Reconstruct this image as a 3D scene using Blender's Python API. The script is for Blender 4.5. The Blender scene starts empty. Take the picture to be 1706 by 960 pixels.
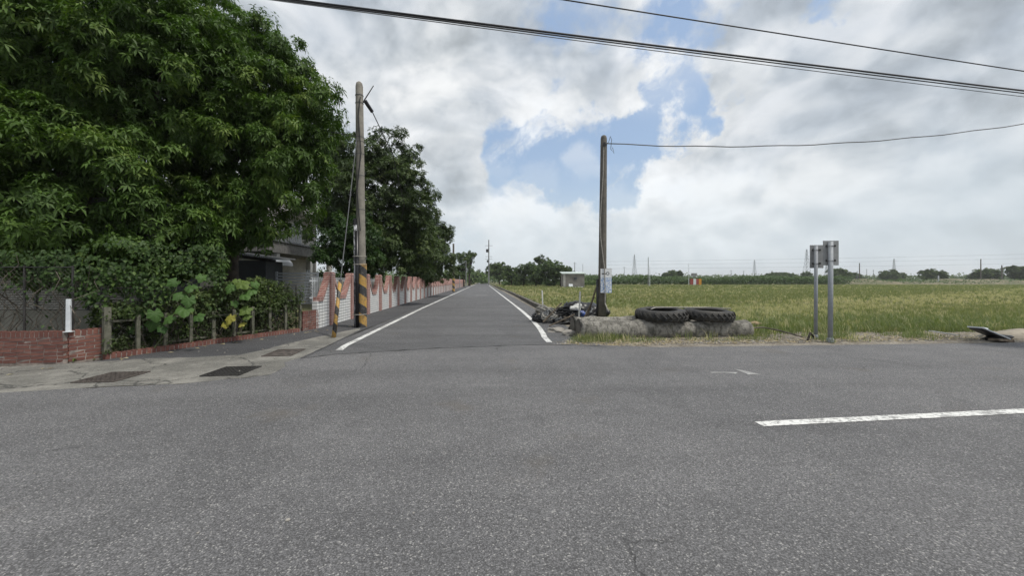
import bpy, math, random
import numpy as np
from mathutils import Vector, Matrix

random.seed(7)
rng = np.random.default_rng(11)
SC = bpy.context.scene
COL = SC.collection
R = math.radians

# ------------------------------------------------------------------ camera
CAM_H = 1.5
F = 620.0                      # focal length in photo pixels (1706 wide)
HX, HY = 853.0, 468.0          # optical centre column, horizon row
cam_d = bpy.data.cameras.new('camera')
cam = bpy.data.objects.new('camera', cam_d)
COL.objects.link(cam)
cam.location = (0, 0, CAM_H)
cam.rotation_euler = (R(90), 0, 0)
cam_d.sensor_width = 36.0
cam_d.lens = 36.0 * F / 1706.0
cam_d.shift_y = -(480.0 - HY) / 1706.0
cam_d.clip_start = 0.05
cam_d.clip_end = 6000
SC.camera = cam

# ------------------------------------------------------------------ light
SUN_EL, SUN_AZ = R(63), R(114)          # azimuth clockwise from +Y (to the right of the view)
sun_vec = Vector((math.sin(SUN_AZ) * math.cos(SUN_EL), math.cos(SUN_AZ) * math.cos(SUN_EL), math.sin(SUN_EL)))
sun_d = bpy.data.lights.new('sun', 'SUN')
sun_d.energy = 3.1
sun_d.angle = R(9)
sun_d.color = (1.0, 0.955, 0.87)
sun = bpy.data.objects.new('sun', sun_d)
COL.objects.link(sun)
sun.rotation_euler = sun_vec.to_track_quat('Z', 'Y').to_euler()
sun.location = (20, 0, 40)

SC.view_settings.view_transform = 'Standard'
SC.view_settings.look = 'None'
SC.view_settings.gamma = 1.0
SC.view_settings.use_curve_mapping = False
SC.view_settings.exposure = 0.08
SC.cycles.max_bounces = 6
SC.cycles.use_adaptive_sampling = True
SC.cycles.adaptive_threshold = 0.015
SC.cycles.transparent_max_bounces = 8


# ------------------------------------------------------------------ node helper
class N:
    def __init__(s, tree):
        s.t = tree
        s.n = tree.nodes
        s.l = tree.links

    def new(s, typ, **kw):
        n = s.n.new(typ)
        for k, v in kw.items():
            setattr(n, k, v)
        return n

    def put(s, sock, v):
        if isinstance(v, bpy.types.NodeSocket):
            s.l.new(v, sock)
        elif v is not None:
            if sock.type in ('RGBA',) and not hasattr(v, '__len__'):
                v = (v, v, v, 1)
            if sock.type == 'RGBA' and len(v) == 3:
                v = (*v, 1)
            sock.default_value = v

    def m(s, op, a, b=None, c=None, clamp=False):
        n = s.new('ShaderNodeMath', operation=op, use_clamp=clamp)
        for i, v in enumerate((a, b, c)):
            if v is not None:
                s.put(n.inputs[i], v)
        return n.outputs[0]

    def v(s, op, a, b=None, out=0):
        n = s.new('ShaderNodeVectorMath', operation=op)
        s.put(n.inputs[0], a)
        if b is not None:
            s.put(n.inputs['Scale'] if op == 'SCALE' else n.inputs[1], b)
        return n.outputs[out]

    def noise(s, vec, scale, detail=4, rough=0.55, dist=0.0, col=False):
        n = s.new('ShaderNodeTexNoise')
        s.put(n.inputs['Vector'], vec)
        n.inputs['Scale'].default_value = scale
        n.inputs['Detail'].default_value = detail
        n.inputs['Roughness'].default_value = rough
        n.inputs['Distortion'].default_value = dist
        return n.outputs['Color' if col else 'Fac']

    def voro(s, vec, scale, feat='F1', out='Distance', rand=1.0):
        n = s.new('ShaderNodeTexVoronoi', feature=feat)
        s.put(n.inputs['Vector'], vec)
        n.inputs['Scale'].default_value = scale
        n.inputs['Randomness'].default_value = rand
        return n.outputs[out]

    def ss(s, x, a, b, lo=0.0, hi=1.0):
        n = s.new('ShaderNodeMapRange', interpolation_type='SMOOTHSTEP')
        s.put(n.inputs[0], x)
        for i, q in enumerate((a, b, lo, hi)):
            s.put(n.inputs[i + 1], q)
        return n.outputs[0]

    def lin(s, x, a, b, lo=0.0, hi=1.0):
        n = s.new('ShaderNodeMapRange')
        s.put(n.inputs[0], x)
        for i, q in enumerate((a, b, lo, hi)):
            s.put(n.inputs[i + 1], q)
        return n.outputs[0]

    def mix(s, f, a, b, mode='MIX'):
        n = s.new('ShaderNodeMix', data_type='RGBA', blend_type=mode)
        s.put(n.inputs[0], f)
        s.put(n.inputs[6], a)
        s.put(n.inputs[7], b)
        return n.outputs[2]

    def xyz(s, vec):
        n = s.new('ShaderNodeSeparateXYZ')
        s.put(n.inputs[0], vec)
        return n.outputs

    def comb(s, x, y, z):
        n = s.new('ShaderNodeCombineXYZ')
        for i, q in enumerate((x, y, z)):
            s.put(n.inputs[i], q)
        return n.outputs[0]

    def bump(s, h, strength=0.4, dist=0.01):
        n = s.new('ShaderNodeBump')
        n.inputs['Strength'].default_value = strength
        n.inputs['Distance'].default_value = dist
        s.put(n.inputs['Height'], h)
        return n.outputs[0]


# ------------------------------------------------------------------ sky
def pix_dir(px, py):
    return Vector(((px - HX) / F, 1.0, (HY - py) / F)).normalized()


def build_world():
    w = bpy.data.worlds.new('World')
    SC.world = w
    w.use_nodes = True
    k = N(w.node_tree)
    w.node_tree.nodes.clear()
    out = k.new('ShaderNodeOutputWorld')
    bg = k.new('ShaderNodeBackground')
    k.l.new(bg.outputs[0], out.inputs[0])
    sky = k.new('ShaderNodeTexSky', sky_type='NISHITA')
    sky.sun_disc = False
    sky.sun_elevation = SUN_EL
    sky.sun_rotation = SUN_AZ
    sky.air_density = 1.3
    sky.dust_density = 2.0
    tc = k.new('ShaderNodeTexCoord')
    d = k.v('NORMALIZE', tc.outputs['Generated'])
    x, y, z = k.xyz(d)
    zc = k.m('MAXIMUM', z, 0.0)
    # clouds thin out into flatter layers toward the horizon
    flat = k.v('MULTIPLY', d, (1.0, 1.0, 1.3))
    warp = k.noise(flat, 2.0, 3, 0.5, col=True)
    warp = k.v('SCALE', k.v('SUBTRACT', warp, (0.5, 0.5, 0.5)), 0.22)
    p = k.v('ADD', flat, warp)

    def dens(q):
        a = k.noise(q, 2.4, 7, 0.52)
        # billows: rounded heads along the cloud edges
        b = k.noise(q, 6.5, 3, 0.5)
        b = k.m('SUBTRACT', 1.0, k.m('ABSOLUTE', k.m('MULTIPLY', k.m('SUBTRACT', b, 0.5), 3.0)))
        return k.m('ADD', k.m('MULTIPLY', a, 0.90), k.m('MULTIPLY', b, 0.085))

    def blobs(lst, wv):
        tot = None
        for (px, py, r, s) in lst:
            c = pix_dir(px, py)
            dd = k.v('DISTANCE', wv, tuple(c), out=1)
            g = k.ss(dd, r, 0.0, 0.0, s)
            tot = g if tot is None else k.m('ADD', tot, g)
        return tot
    dw = k.v('ADD', d, k.v('SCALE', k.v('SUBTRACT', k.noise(d, 4.0, 6, 0.62, col=True), (0.5, 0.5, 0.5)), 0.36))
    gap = blobs([(870, 255, .15, .26), (935, 260, .14, .26), (1010, 255, .15, .28), (1075, 235, .12, .22), (1140, 185, .14, .22), (1215, 165, .15, .24), (1090, 150, .08, .1),
                 (1172, 40, .12, .15), (1366, 20, .09, .22), (1040, 345, .12, .16), (738, 125, .06, .16), (950, 15, .14, .15), (1040, 60, .12, .12), (1110, 30, .10, .12), (925, 150, .05, .10), (1290, 165, .07, .12), (1060, 300, .12, .16), (890, 300, .06, .12),
                 (1120, 95, .09, .10), (900, 220, .07, .1)], dw)
    cover = blobs([(1430, 150, .40, .20), (1640, 120, .60, .24), (620, 120, .42, .16), (740, 260, .22, .12), (1010, 130, .14, .10),
                   (1300, 330, .40, .12), (960, 420, .35, .10), (1700, 420, .4, .12), (1290, 210, .12, .12)], dw)
    dark = blobs([(640, 50, .50, .95), (800, 275, .16, .85), (720, 300, .18, .55), (1340, 190, .26, .75), (1560, 90, .50, .85),
                  (1690, 390, .26, .6), (880, 10, .2, .4), (1300, 60, .18, .7), (1530, 215, .22, .5), (1400, 250, .1, .4)], dw)
    brt = blobs([(700, 185, .20, .7), (880, 180, .18, .7), (1010, 290, .14, .5), (965, 275, .07, .6), (1200, 325, .12, .7),
                 (1340, 300, .15, .6), (850, 355, .14, .6), (1050, 340, .12, .6), (1130, 150, .13, .6), (1260, 110, .12, .5),
                 (740, 400, .20, .4), (870, 310, .1, .5), (1090, 290, .16, .4), (1520, 300, .2, .4)], dw)
    D0 = dens(p)
    D = k.m('ADD', k.m('SUBTRACT', D0, k.m('MULTIPLY', gap, 1.15)), k.m('ADD', cover, 0.02))
    cov = k.m('MULTIPLY', k.ss(D, 0.36, 0.51), k.lin(k.noise(p, 3.8, 5, 0.55), 0.35, 0.65, 0.80, 1.0))
    # thin streaks of cloud drawn out across the clear gap
    u_ = k.m('ADD', k.m('MULTIPLY', x, 0.80), k.m('MULTIPLY', z, 0.60))
    v_ = k.m('SUBTRACT', k.m('MULTIPLY', z, 0.80), k.m('MULTIPLY', x, 0.60))
    wv_ = k.v('ADD', k.comb(k.m('MULTIPLY', u_, 2.6), k.m('MULTIPLY', v_, 7.5), y), k.v('SCALE', k.noise(d, 6.0, 4, 0.6, col=True), 0.9))
    wisp = k.m('MULTIPLY', k.ss(k.noise(wv_, 1.25, 6, 0.62), 0.48, 0.68), 0.75)
    cov = k.m('MAXIMUM', cov, wisp)
    p2 = k.v('ADD', p, (0.016, 0.0, 0.055))
    relief = k.m('SUBTRACT', dens(p2), D0)          # thicker above = in shade, thinner above = lit top
    rl = k.ss(relief, -0.12, 0.12, 1.0, 0.0)
    lum = k.m('ADD', 0.78, k.m('MULTIPLY', k.m('SUBTRACT', rl, 0.5), 0.46))
    soft = k.noise(p, 3.3, 5, 0.45)
    lum = k.m('ADD', lum, k.m('MULTIPLY', k.m('SUBTRACT', soft, 0.5), 0.50))
    lum = k.m('SUBTRACT', lum, k.m('MULTIPLY', k.m('SUBTRACT', 1.0, k.m('EXPONENT', k.m('MULTIPLY', dark, -1.0))), 0.36))
    lum = k.m('ADD', lum, k.m('MULTIPLY', brt, 0.24))
    lum = k.m('MINIMUM', k.m('MAXIMUM', lum, 0.36), 1.0)
    tint = k.mix(k.ss(lum, 0.45, 0.90), (0.92, 1.0, 1.07), (0.98, 1.0, 1.015))
    ccol = k.v('SCALE', tint, k.m('MULTIPLY', lum, 10.0))
    blue = k.mix(0.45, k.v('SCALE', sky.outputs[0], 1.3), (4.3, 5.8, 8.2))
    c = k.mix(cov, blue, ccol)
    # cumulus heads standing in the layer: crisp sunlit tops that melt into the cloud below
    bn = k.noise(d, 11.0, 6, 0.62, col=True)
    pw = k.v('ADD', d, k.v('SCALE', k.v('SUBTRACT', bn, (0.5, 0.5, 0.5)), 0.16))
    tot = None
    for (px, py, r, s) in [(968, 268, .065, 1.2), (985, 285, .05, .9), (1200, 335, .085, .7), (1170, 345, .06, .5), (1345, 310, .10, .55), (1300, 322, .06, .4), (850, 362, .075, .6), (1045, 345, .07, .65),
                           (1090, 350, .05, .4), (735, 150, .065, .7), (700, 190, .08, .5), (1110, 160, .085, .7), (1150, 130, .06, .6), (890, 195, .09, .6), (940, 175, .06, .5), (1240, 135, .08, .5), (770, 205, .08, .5),
                           (835, 290, .05, .45), (900, 305, .07, .5), (1560, 300, .06, .35), (800, 385, .06, .35)]:
        cc = pix_dir(px, py)
        dd = k.v('DISTANCE', pw, tuple(cc), out=1)
        g = k.m('MULTIPLY', k.ss(dd, r, r * 0.45, 0.0, s * 0.8), k.ss(k.m('SUBTRACT', z, cc.z), -r * 0.75, r * 0.25))
        tot = g if tot is None else k.m('MAXIMUM', tot, g)
    tot = k.m('MULTIPLY', tot, k.lin(cov, 0.0, 1.0, 0.35, 1.0))
    c = k.mix(tot, c, (9.2, 9.35, 9.4))
    hz = k.m('MULTIPLY', k.ss(zc, 0.34, 0.0), 0.72)
    c = k.mix(hz, c, (6.7, 7.55, 8.1))
    k.l.new(c, bg.inputs['Color'])
    bg.inputs['Strength'].default_value = 0.1
    w.cycles.sampling_method = 'MANUAL'
    w.cycles.sample_map_resolution = 512


build_world()


# ------------------------------------------------------------------ placement helpers
def G(px, py):
    """ground point seen at photo pixel"""
    Z = F * CAM_H / (py - HY)
    return Vector(((px - HX) / F * Z, Z, 0))


def W(px, py, Z):
    return Vector(((px - HX) / F * Z, Z, CAM_H - (py - HY) / F * Z))


def P(lat, Z, z=0.0):
    """point on the side road: lat metres right of the camera line along the road"""
    return Vector((lat - 0.0774 * Z, Z, z))


def C2(t, s, z=0.0):
    """cross road frame: t along it (to the right), s away from the camera"""
    return Vector((t - 0.0774 * s, s + 0.0774 * t, z))


# ------------------------------------------------------------------ object helpers
def put(o, parent=None, label=None, cat=None, group=None, kind=None):
    COL.objects.link(o)
    if parent is not None:
        o.parent = parent
    if label:
        o['label'] = label
    if cat:
        o['category'] = cat
    if group:
        o['group'] = group
    if kind:
        o['kind'] = kind
    return o


def thing(name, label, cat, loc=(0, 0, 0), rz=0.0, group=None):
    o = bpy.data.objects.new(name, None)
    o.empty_display_size = 0.2
    o.location = loc
    o.rotation_euler = (0, 0, rz)
    return put(o, None, label, cat, group)


def mesh_from(name, verts, faces, mats, smooth=False, fmat=None):
    me = bpy.data.meshes.new(name)
    me.from_pydata([tuple(v) for v in verts], [], faces)
    for m in (mats if isinstance(mats, (list, tuple)) else [mats]):
        me.materials.append(m)
    if fmat:
        me.polygons.foreach_set('material_index', fmat)
    if smooth:
        me.polygons.foreach_set('use_smooth', [True] * len(me.polygons))
    me.update()
    return me


class MB:
    """collects shapes for ONE mesh object"""

    def __init__(s):
        s.v, s.f = [], []

    def add(s, verts, faces):
        o = len(s.v)
        s.v += [Vector(q) for q in verts]
        s.f += [tuple(i + o for i in f) for f in faces]
        return s

    def box(s, c, size, rz=0.0, rx=0.0, ry=0.0, jit=0.0):
        c = Vector(c)
        M = Matrix.Rotation(rz, 3, 'Z') @ Matrix.Rotation(ry, 3, 'Y') @ Matrix.Rotation(rx, 3, 'X')
        h = [q * 0.5 for q in size]
        vs = []
        for dx, dy, dz in ((-1, -1, -1), (1, -1, -1), (1, 1, -1), (-1, 1, -1), (-1, -1, 1), (1, -1, 1), (1, 1, 1), (-1, 1, 1)):
            q = Vector((dx * h[0] + random.uniform(-jit, jit), dy * h[1] + random.uniform(-jit, jit), dz * h[2] + random.uniform(-jit, jit)))
            vs.append(c + M @ q)
        return s.add(vs, [(0, 3, 2, 1), (4, 5, 6, 7), (0, 1, 5, 4), (1, 2, 6, 5), (2, 3, 7, 6), (3, 0, 4, 7)])

    def tube(s, pts, rad, sides=8, cap=True):
        pts = [Vector(p) for p in pts]
        n = len(pts)
        if not hasattr(rad, '__len__'):
            rad = [rad] * n
        base = len(s.v)
        up = None
        for i in range(n):
            t = (pts[min(i + 1, n - 1)] - pts[max(i - 1, 0)])
            if t.length < 1e-9:
                t = Vector((0, 0, 1))
            t.normalize()
            if up is None:
                up = Vector((0, 0, 1)) if abs(t.z) < 0.9 else Vector((1, 0, 0))
            a = t.cross(up)
            if a.length < 1e-6:
                a = t.cross(Vector((0, 1, 0)))
            a.normalize()
            b = a.cross(t).normalized()
            up = b
            for k in range(sides):
                an = 2 * math.pi * k / sides
                s.v.append(pts[i] + (a * math.cos(an) + b * math.sin(an)) * rad[i])
        for i in range(n - 1):
            for k in range(sides):
                k2 = (k + 1) % sides
                s.f.append((base + i * sides + k, base + i * sides + k2, base + (i + 1) * sides + k2, base + (i + 1) * sides + k))
        if cap:
            s.f.append(tuple(base + k for k in range(sides))[::-1])
            s.f.append(tuple(base + (n - 1) * sides + k for k in range(sides)))
        return s

    def prism(s, poly, z0, z1):
        """poly: list of (x,y) counter-clockwise"""
        n = len(poly)
        vs = [(p[0], p[1], z0) for p in poly] + [(p[0], p[1], z1) for p in poly]
        fs = [tuple(range(n))[::-1], tuple(range(n, 2 * n))]
        fs += [(i, (i + 1) % n, n + (i + 1) % n, n + i) for i in range(n)]
        return s.add(vs, fs)

    def slab(s, poly3, off):
        """polygon in space, extruded by the vector off"""
        off = Vector(off)
        n = len(poly3)
        vs = [Vector(p) for p in poly3]
        vs += [p + off for p in vs]
        fs = [tuple(range(n))[::-1], tuple(range(n, 2 * n))]
        fs += [(i, (i + 1) % n, n + (i + 1) % n, n + i) for i in range(n)]
        return s.add(vs, fs)

    def lathe(s, prof, c=(0, 0, 0), sides=24):
        """prof: closed list of (r,z) turned about z"""
        base = len(s.v)
        n = len(prof)
        for k in range(sides):
            an = 2 * math.pi * k / sides
            for r, z in prof:
                s.v.append(Vector((c[0] + r * math.cos(an), c[1] + r * math.sin(an), c[2] + z)))
        for k in range(sides):
            k2 = (k + 1) % sides
            for i in range(n):
                i2 = (i + 1) % n
                s.f.append((base + k * n + i, base + k2 * n + i, base + k2 * n + i2, base + k * n + i2))
        return s

    def sheet(s, poly, z):
        return s.add([(p[0], p[1], z) for p in poly], [tuple(range(len(poly)))])

    def mesh(s, name, mat, smooth=False):
        return mesh_from(name, s.v, s.f, mat, smooth)

    def build(s, name, mat, parent=None, smooth=False, label=None, cat=None, group=None, kind=None, bevel=0.0):
        o = bpy.data.objects.new(name, s.mesh(name, mat, smooth))
        if bevel:
            b = o.modifiers.new('bevel', 'BEVEL')
            b.width = bevel
            b.segments = 2
            b.limit_method = 'ANGLE'
        if smooth:
            pass
        return put(o, parent, label, cat, group, kind)


def tris_object(name, verts, tris, tint, mat, parent=None, label=None, cat=None, group=None, kind=None, smooth=False):
    """fast mesh of triangles with a per-vertex tint (0..1: kind of leaf, dark to light)"""
    me = bpy.data.meshes.new(name)
    nv, nt = len(verts), len(tris)
    me.vertices.add(nv)
    me.vertices.foreach_set('co', np.ascontiguousarray(verts, dtype=np.float32).ravel())
    me.loops.add(nt * 3)
    me.loops.foreach_set('vertex_index', np.ascontiguousarray(tris, dtype=np.int32).ravel())
    me.polygons.add(nt)
    me.polygons.foreach_set('loop_start', np.arange(0, nt * 3, 3, dtype=np.int32))
    at = me.attributes.new('tint', 'FLOAT', 'POINT')
    at.data.foreach_set('value', np.ascontiguousarray(tint, dtype=np.float32))
    me.materials.append(mat)
    me.update(calc_edges=True)
    if smooth:
        me.polygons.foreach_set('use_smooth', np.ones(nt, dtype=bool))
    o = bpy.data.objects.new(name, me)
    return put(o, parent, label, cat, group, kind)


def unit(a):
    return a / np.maximum(np.linalg.norm(a, axis=-1, keepdims=True), 1e-9)


def rand_dirs(n):
    return unit(rng.normal(size=(n, 3)))


def leaves(base, dirs, normals, length, width, droop=0.25, fold=0.25, tint=None, seg=4):
    """arrays of leaves: base point, growing direction, facing normal"""
    n = len(base)
    length = np.broadcast_to(np.asarray(length, float), (n,))[:, None]
    width = np.broadcast_to(np.asarray(width, float), (n,))[:, None]
    dirs = unit(dirs)
    side = unit(np.cross(dirs, normals))
    nor = np.cross(side, dirs)
    down = np.zeros((n, 3))
    down[:, 2] = -1
    M = base + dirs * length * 0.48 + down * length * droop * 0.22
    T = base + dirs * length * (1 - droop * 0.25) + down * length * droop
    L = M + side * width * 0.5 + nor * width * fold * 0.5
    Rr = M - side * width * 0.5 + nor * width * fold * 0.5
    if seg == 4:
        V = np.stack([base, L, M, Rr, T], axis=1).reshape(-1, 3)
        k = (np.arange(n) * 5)[:, None]
        T3 = np.concatenate([k + np.array([[0, 2, 1]]), k + np.array([[0, 3, 2]]), k + np.array([[2, 4, 1]]), k + np.array([[2, 3, 4]])], axis=0)
        per = 5
    else:
        V = np.stack([base, L, Rr, T], axis=1).reshape(-1, 3)
        k = (np.arange(n) * 4)[:, None]
        T3 = np.concatenate([k + np.array([[0, 3, 1]]), k + np.array([[0, 2, 3]])], axis=0)
        per = 4
    if tint is None:
        tint = rng.random(n)
    return V, T3, np.repeat(tint, per)


def whorls(cent, axis, nl, length, width, droop, tint, spread=0.35, seg=4):
    """rosettes of nl leaves at each centre round its axis"""
    n = len(cent)
    a = unit(axis)
    ref = np.where(np.abs(a[:, 2:3]) < 0.9, np.array([[0, 0, 1.0]]), np.array([[1.0, 0, 0]]))
    e1 = unit(np.cross(a, ref))
    e2 = np.cross(a, e1)
    ph = rng.random((n, 1)) * 6.283 + np.arange(nl)[None, :] * 2.399
    ph = ph + rng.normal(0, 0.15, (n, nl))
    tilt = rng.normal(0.25, spread, (n, nl))
    dr = e1[:, None] * np.cos(ph)[..., None] + e2[:, None] * np.sin(ph)[..., None] + a[:, None] * tilt[..., None]
    dr = dr.reshape(-1, 3)
    bs = np.repeat(cent, nl, axis=0) + np.repeat(a, nl, axis=0) * rng.normal(0, 0.03, (n * nl, 1))
    nr = unit(np.repeat(a, nl, axis=0) + np.array([[0, 0, 0.6]]))
    ln = length * rng.uniform(0.65, 1.15, n * nl)
    tt = np.clip(np.repeat(tint, nl) + rng.normal(0, 0.08, n * nl), 0, 1)
    return leaves(bs, dr, nr, ln, width * ln / length, droop * rng.uniform(0.5, 1.4, (n * nl, 1)), 0.3, tt, seg)


def crown_pts(lobes, bough_r, bough_per_m2, whorl_per_bough, inner=0.35, up=0.35):
    """whorl centres in boughs spread over the skins of the lobes; returns centre, axis, tint"""
    Cs, As, Ts = [], [], []
    for (c, r) in lobes:
        c = np.array(c, float)
        r = np.array(r if hasattr(r, '__len__') else (r, r, r), float)
        area = 4 * math.pi * (r.mean() ** 2)
        nb = max(4, int(area * bough_per_m2))
        d = rand_dirs(nb)
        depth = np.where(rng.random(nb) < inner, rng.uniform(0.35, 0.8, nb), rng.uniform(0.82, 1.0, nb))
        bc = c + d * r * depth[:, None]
        bt = rng.beta(2, 3, nb) * (0.5 + 0.5 * (depth > 0.8))  # inner boughs get a darker tint than the outer ones
        br = bough_r * rng.uniform(0.6, 1.25, nb)
        wd = rand_dirs(nb * whorl_per_bough)
        od = np.repeat(unit(d + np.array([0, 0, up])), whorl_per_bough, axis=0)
        wd = unit(wd + od * 0.75)
        cc = np.repeat(bc, whorl_per_bough, axis=0) + wd * np.repeat(br, whorl_per_bough)[:, None] * rng.uniform(0.45, 1.0, (len(wd), 1)) * np.array([1, 1, 0.75])
        Cs.append(cc)
        As.append(unit(wd + np.array([0, 0, 0.45])))
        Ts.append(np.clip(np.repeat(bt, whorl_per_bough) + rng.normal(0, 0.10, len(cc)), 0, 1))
    return np.concatenate(Cs), np.concatenate(As), np.concatenate(Ts)


# ------------------------------------------------------------------ materials
def new_mat(name):
    m = bpy.data.materials.new(name)
    m.use_nodes = True
    k = N(m.node_tree)
    b = m.node_tree.nodes['Principled BSDF']
    return m, k, b


def objco(k):
    return k.new('ShaderNodeTexCoord').outputs['Object']


def wpos(k):
    return k.new('ShaderNodeNewGeometry').outputs['Position']


def simple(name, col, rough=0.7, var=0.12, scale=8.0, metallic=0.0, bump=0.0, col2=None, bscale=None, spec=0.4):
    m, k, b = new_mat(name)
    p = wpos(k)
    n = k.noise(p, scale, 6, 0.6)
    c2 = col2 or tuple(c * (1 - var * 2.2) for c in col)
    c = k.mix(k.ss(n, 0.3, 0.7), c2, col)
    n2 = k.noise(p, scale * 7, 3, 0.6)
    c = k.mix(k.m('MULTIPLY', n2, var), c, tuple(x * 0.6 for x in col))
    k.put(b.inputs['Base Color'], c)
    b.inputs['Roughness'].default_value = rough
    b.inputs['Metallic'].default_value = metallic
    b.inputs['Specular IOR Level'].default_value = spec
    if bump:
        k.put(b.inputs['Normal'], k.bump(k.noise(p, bscale or scale * 5, 6, 0.65), bump, 0.02))
    return m


def asphalt(name, base, dark, coarse=1.0, speck=0.5):
    m, k, b = new_mat(name)
    p = wpos(k)
    g1 = k.voro(p, 115 * coarse, out='Color')
    gr = k.xyz(g1)[0]
    gd = k.voro(p, 115 * coarse)
    g2 = k.noise(p, 140 * coarse, 3, 0.7)
    big = k.noise(p, 0.35, 5, 0.55)
    mid = k.noise(p, 2.3, 5, 0.6)
    streak = k.noise(k.v('MULTIPLY', p, (0.25, 1.7, 1)), 0.9, 4, 0.6)
    c = k.mix(k.ss(big, 0.3, 0.7), dark, base)
    c = k.mix(k.m('MULTIPLY', k.ss(streak, 0.42, 0.70), 0.42), c, tuple(x * 0.72 for x in dark))
    c = k.mix(k.m('MULTIPLY', k.ss(mid, 0.35, 0.7), 0.25), c, tuple(x * 1.25 for x in base))
    sx_, sy_, sz_ = k.xyz(p)
    lane = k.m('ADD', k.m('SUBTRACT', sy_, k.m('MULTIPLY', sx_, 0.0774)), k.m('MULTIPLY', k.noise(p, 0.5, 3), 0.5))
    lane = k.noise(k.comb(0.0, lane, 0.0), 0.75, 2, 0.5)
    c = k.mix(k.m('MULTIPLY', k.ss(lane, 0.40, 0.66), 0.30), c, tuple(x * 0.70 for x in dark))
    patch = k.ss(k.noise(k.v('ADD', p, (31.0, 2.0, 0)), 0.62, 2, 0.4, 0.6), 0.615, 0.625)
    c = k.mix(k.m('MULTIPLY', patch, 0.30), c, tuple(x * 0.75 for x in dark))
    stone = k.mix(gr, tuple(x * 0.42 for x in base), tuple(x * 1.80 for x in base))
    c = k.mix(0.62, c, k.mix(1.0, k.v('SCALE', c, 1.0 / (sum(base) / 3)), stone, 'MULTIPLY'))
    pits = k.ss(gd, 0.42, 0.75)
    c = k.mix(k.m('MULTIPLY', pits, 0.55), c, tuple(x * 0.28 for x in dark))
    c = k.mix(k.m('MULTIPLY', k.ss(gr, 0.93, 0.97), speck), c, (0.42, 0.41, 0.39))
    stain = k.ss(k.noise(k.v('ADD', p, (13.1, 5.2, 0)), 1.1, 4, 0.5), 0.60, 0.78)
    c = k.mix(k.m('MULTIPLY', stain, 0.45), c, (dark[0] * 0.9, dark[1] * 0.78, dark[2] * 0.62))
    # fine meandering cracks
    cp = k.v('ADD', p, k.v('SCALE', k.noise(p, 1.6, 5, 0.6, col=True), 0.55))
    ce = k.voro(cp, 0.27, 'DISTANCE_TO_EDGE')
    crack = k.m('MULTIPLY', k.ss(ce, 0.0036, 0.001), k.ss(k.noise(k.v('ADD', p, (3.7, 9.1, 0)), 0.5, 2), 0.54, 0.62))
    c = k.mix(k.m('MULTIPLY', crack, 0.55), c, tuple(x * 0.22 for x in dark))
    k.put(b.inputs['Base Color'], c)
    b.inputs['Roughness'].default_value = 0.82
    b.inputs['Specular IOR Level'].default_value = 0.35
    h = k.m('SUBTRACT', k.m('ADD', k.m('MULTIPLY', g2, 0.5), k.m('MULTIPLY', gr, 0.6)), k.m('MULTIPLY', pits, 0.9))
    h = k.m('SUBTRACT', h, k.m('MULTIPLY', crack, 1.5))
    k.put(b.inputs['Normal'], k.bump(h, 0.55, 0.006))
    return m


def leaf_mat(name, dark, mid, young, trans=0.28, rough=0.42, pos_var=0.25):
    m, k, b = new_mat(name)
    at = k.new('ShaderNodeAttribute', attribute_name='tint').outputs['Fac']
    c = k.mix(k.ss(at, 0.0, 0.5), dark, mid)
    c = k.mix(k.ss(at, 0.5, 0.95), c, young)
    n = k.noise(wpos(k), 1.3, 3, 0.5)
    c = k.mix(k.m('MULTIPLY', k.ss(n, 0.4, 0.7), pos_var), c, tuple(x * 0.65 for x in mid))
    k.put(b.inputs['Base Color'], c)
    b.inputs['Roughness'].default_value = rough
    b.inputs['Specular IOR Level'].default_value = 0.22
    tr = k.new('ShaderNodeBsdfTranslucent')
    k.put(tr.inputs['Color'], k.mix(1.0, c, (1.1, 1.35, 0.55), 'MULTIPLY'))
    mx = k.new('ShaderNodeMixShader')
    mx.inputs[0].default_value = trans
    k.l.new(b.outputs[0], mx.inputs[1])
    k.l.new(tr.outputs[0], mx.inputs[2])
    k.l.new(mx.outputs[0], k.n['Material Output'].inputs['Surface'])
    return m


def paint_mat(name, wear=0.45):
    m, k, b = new_mat(name)
    p = wpos(k)
    n = k.noise(p, 22, 6, 0.7)
    n2 = k.noise(p, 2.0, 4, 0.6)
    g = k.xyz(k.voro(p, 90, out='Color'))[0]
    worn = k.ss(k.m('ADD', k.m('MULTIPLY', n, 0.7), k.m('MULTIPLY', n2, 0.45)), wear + 0.22, wear + 0.30)
    c = k.mix(k.m('MULTIPLY', g, 0.35), (0.68, 0.68, 0.66), (0.34, 0.34, 0.33))
    c = k.mix(k.m('MULTIPLY', worn, 0.8), c, (0.15, 0.15, 0.148))
    k.put(b.inputs['Base Color'], c)
    b.inputs['Roughness'].default_value = 0.7
    k.put(b.inputs['Normal'], k.bump(g, 0.4, 0.004))
    return m


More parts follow.
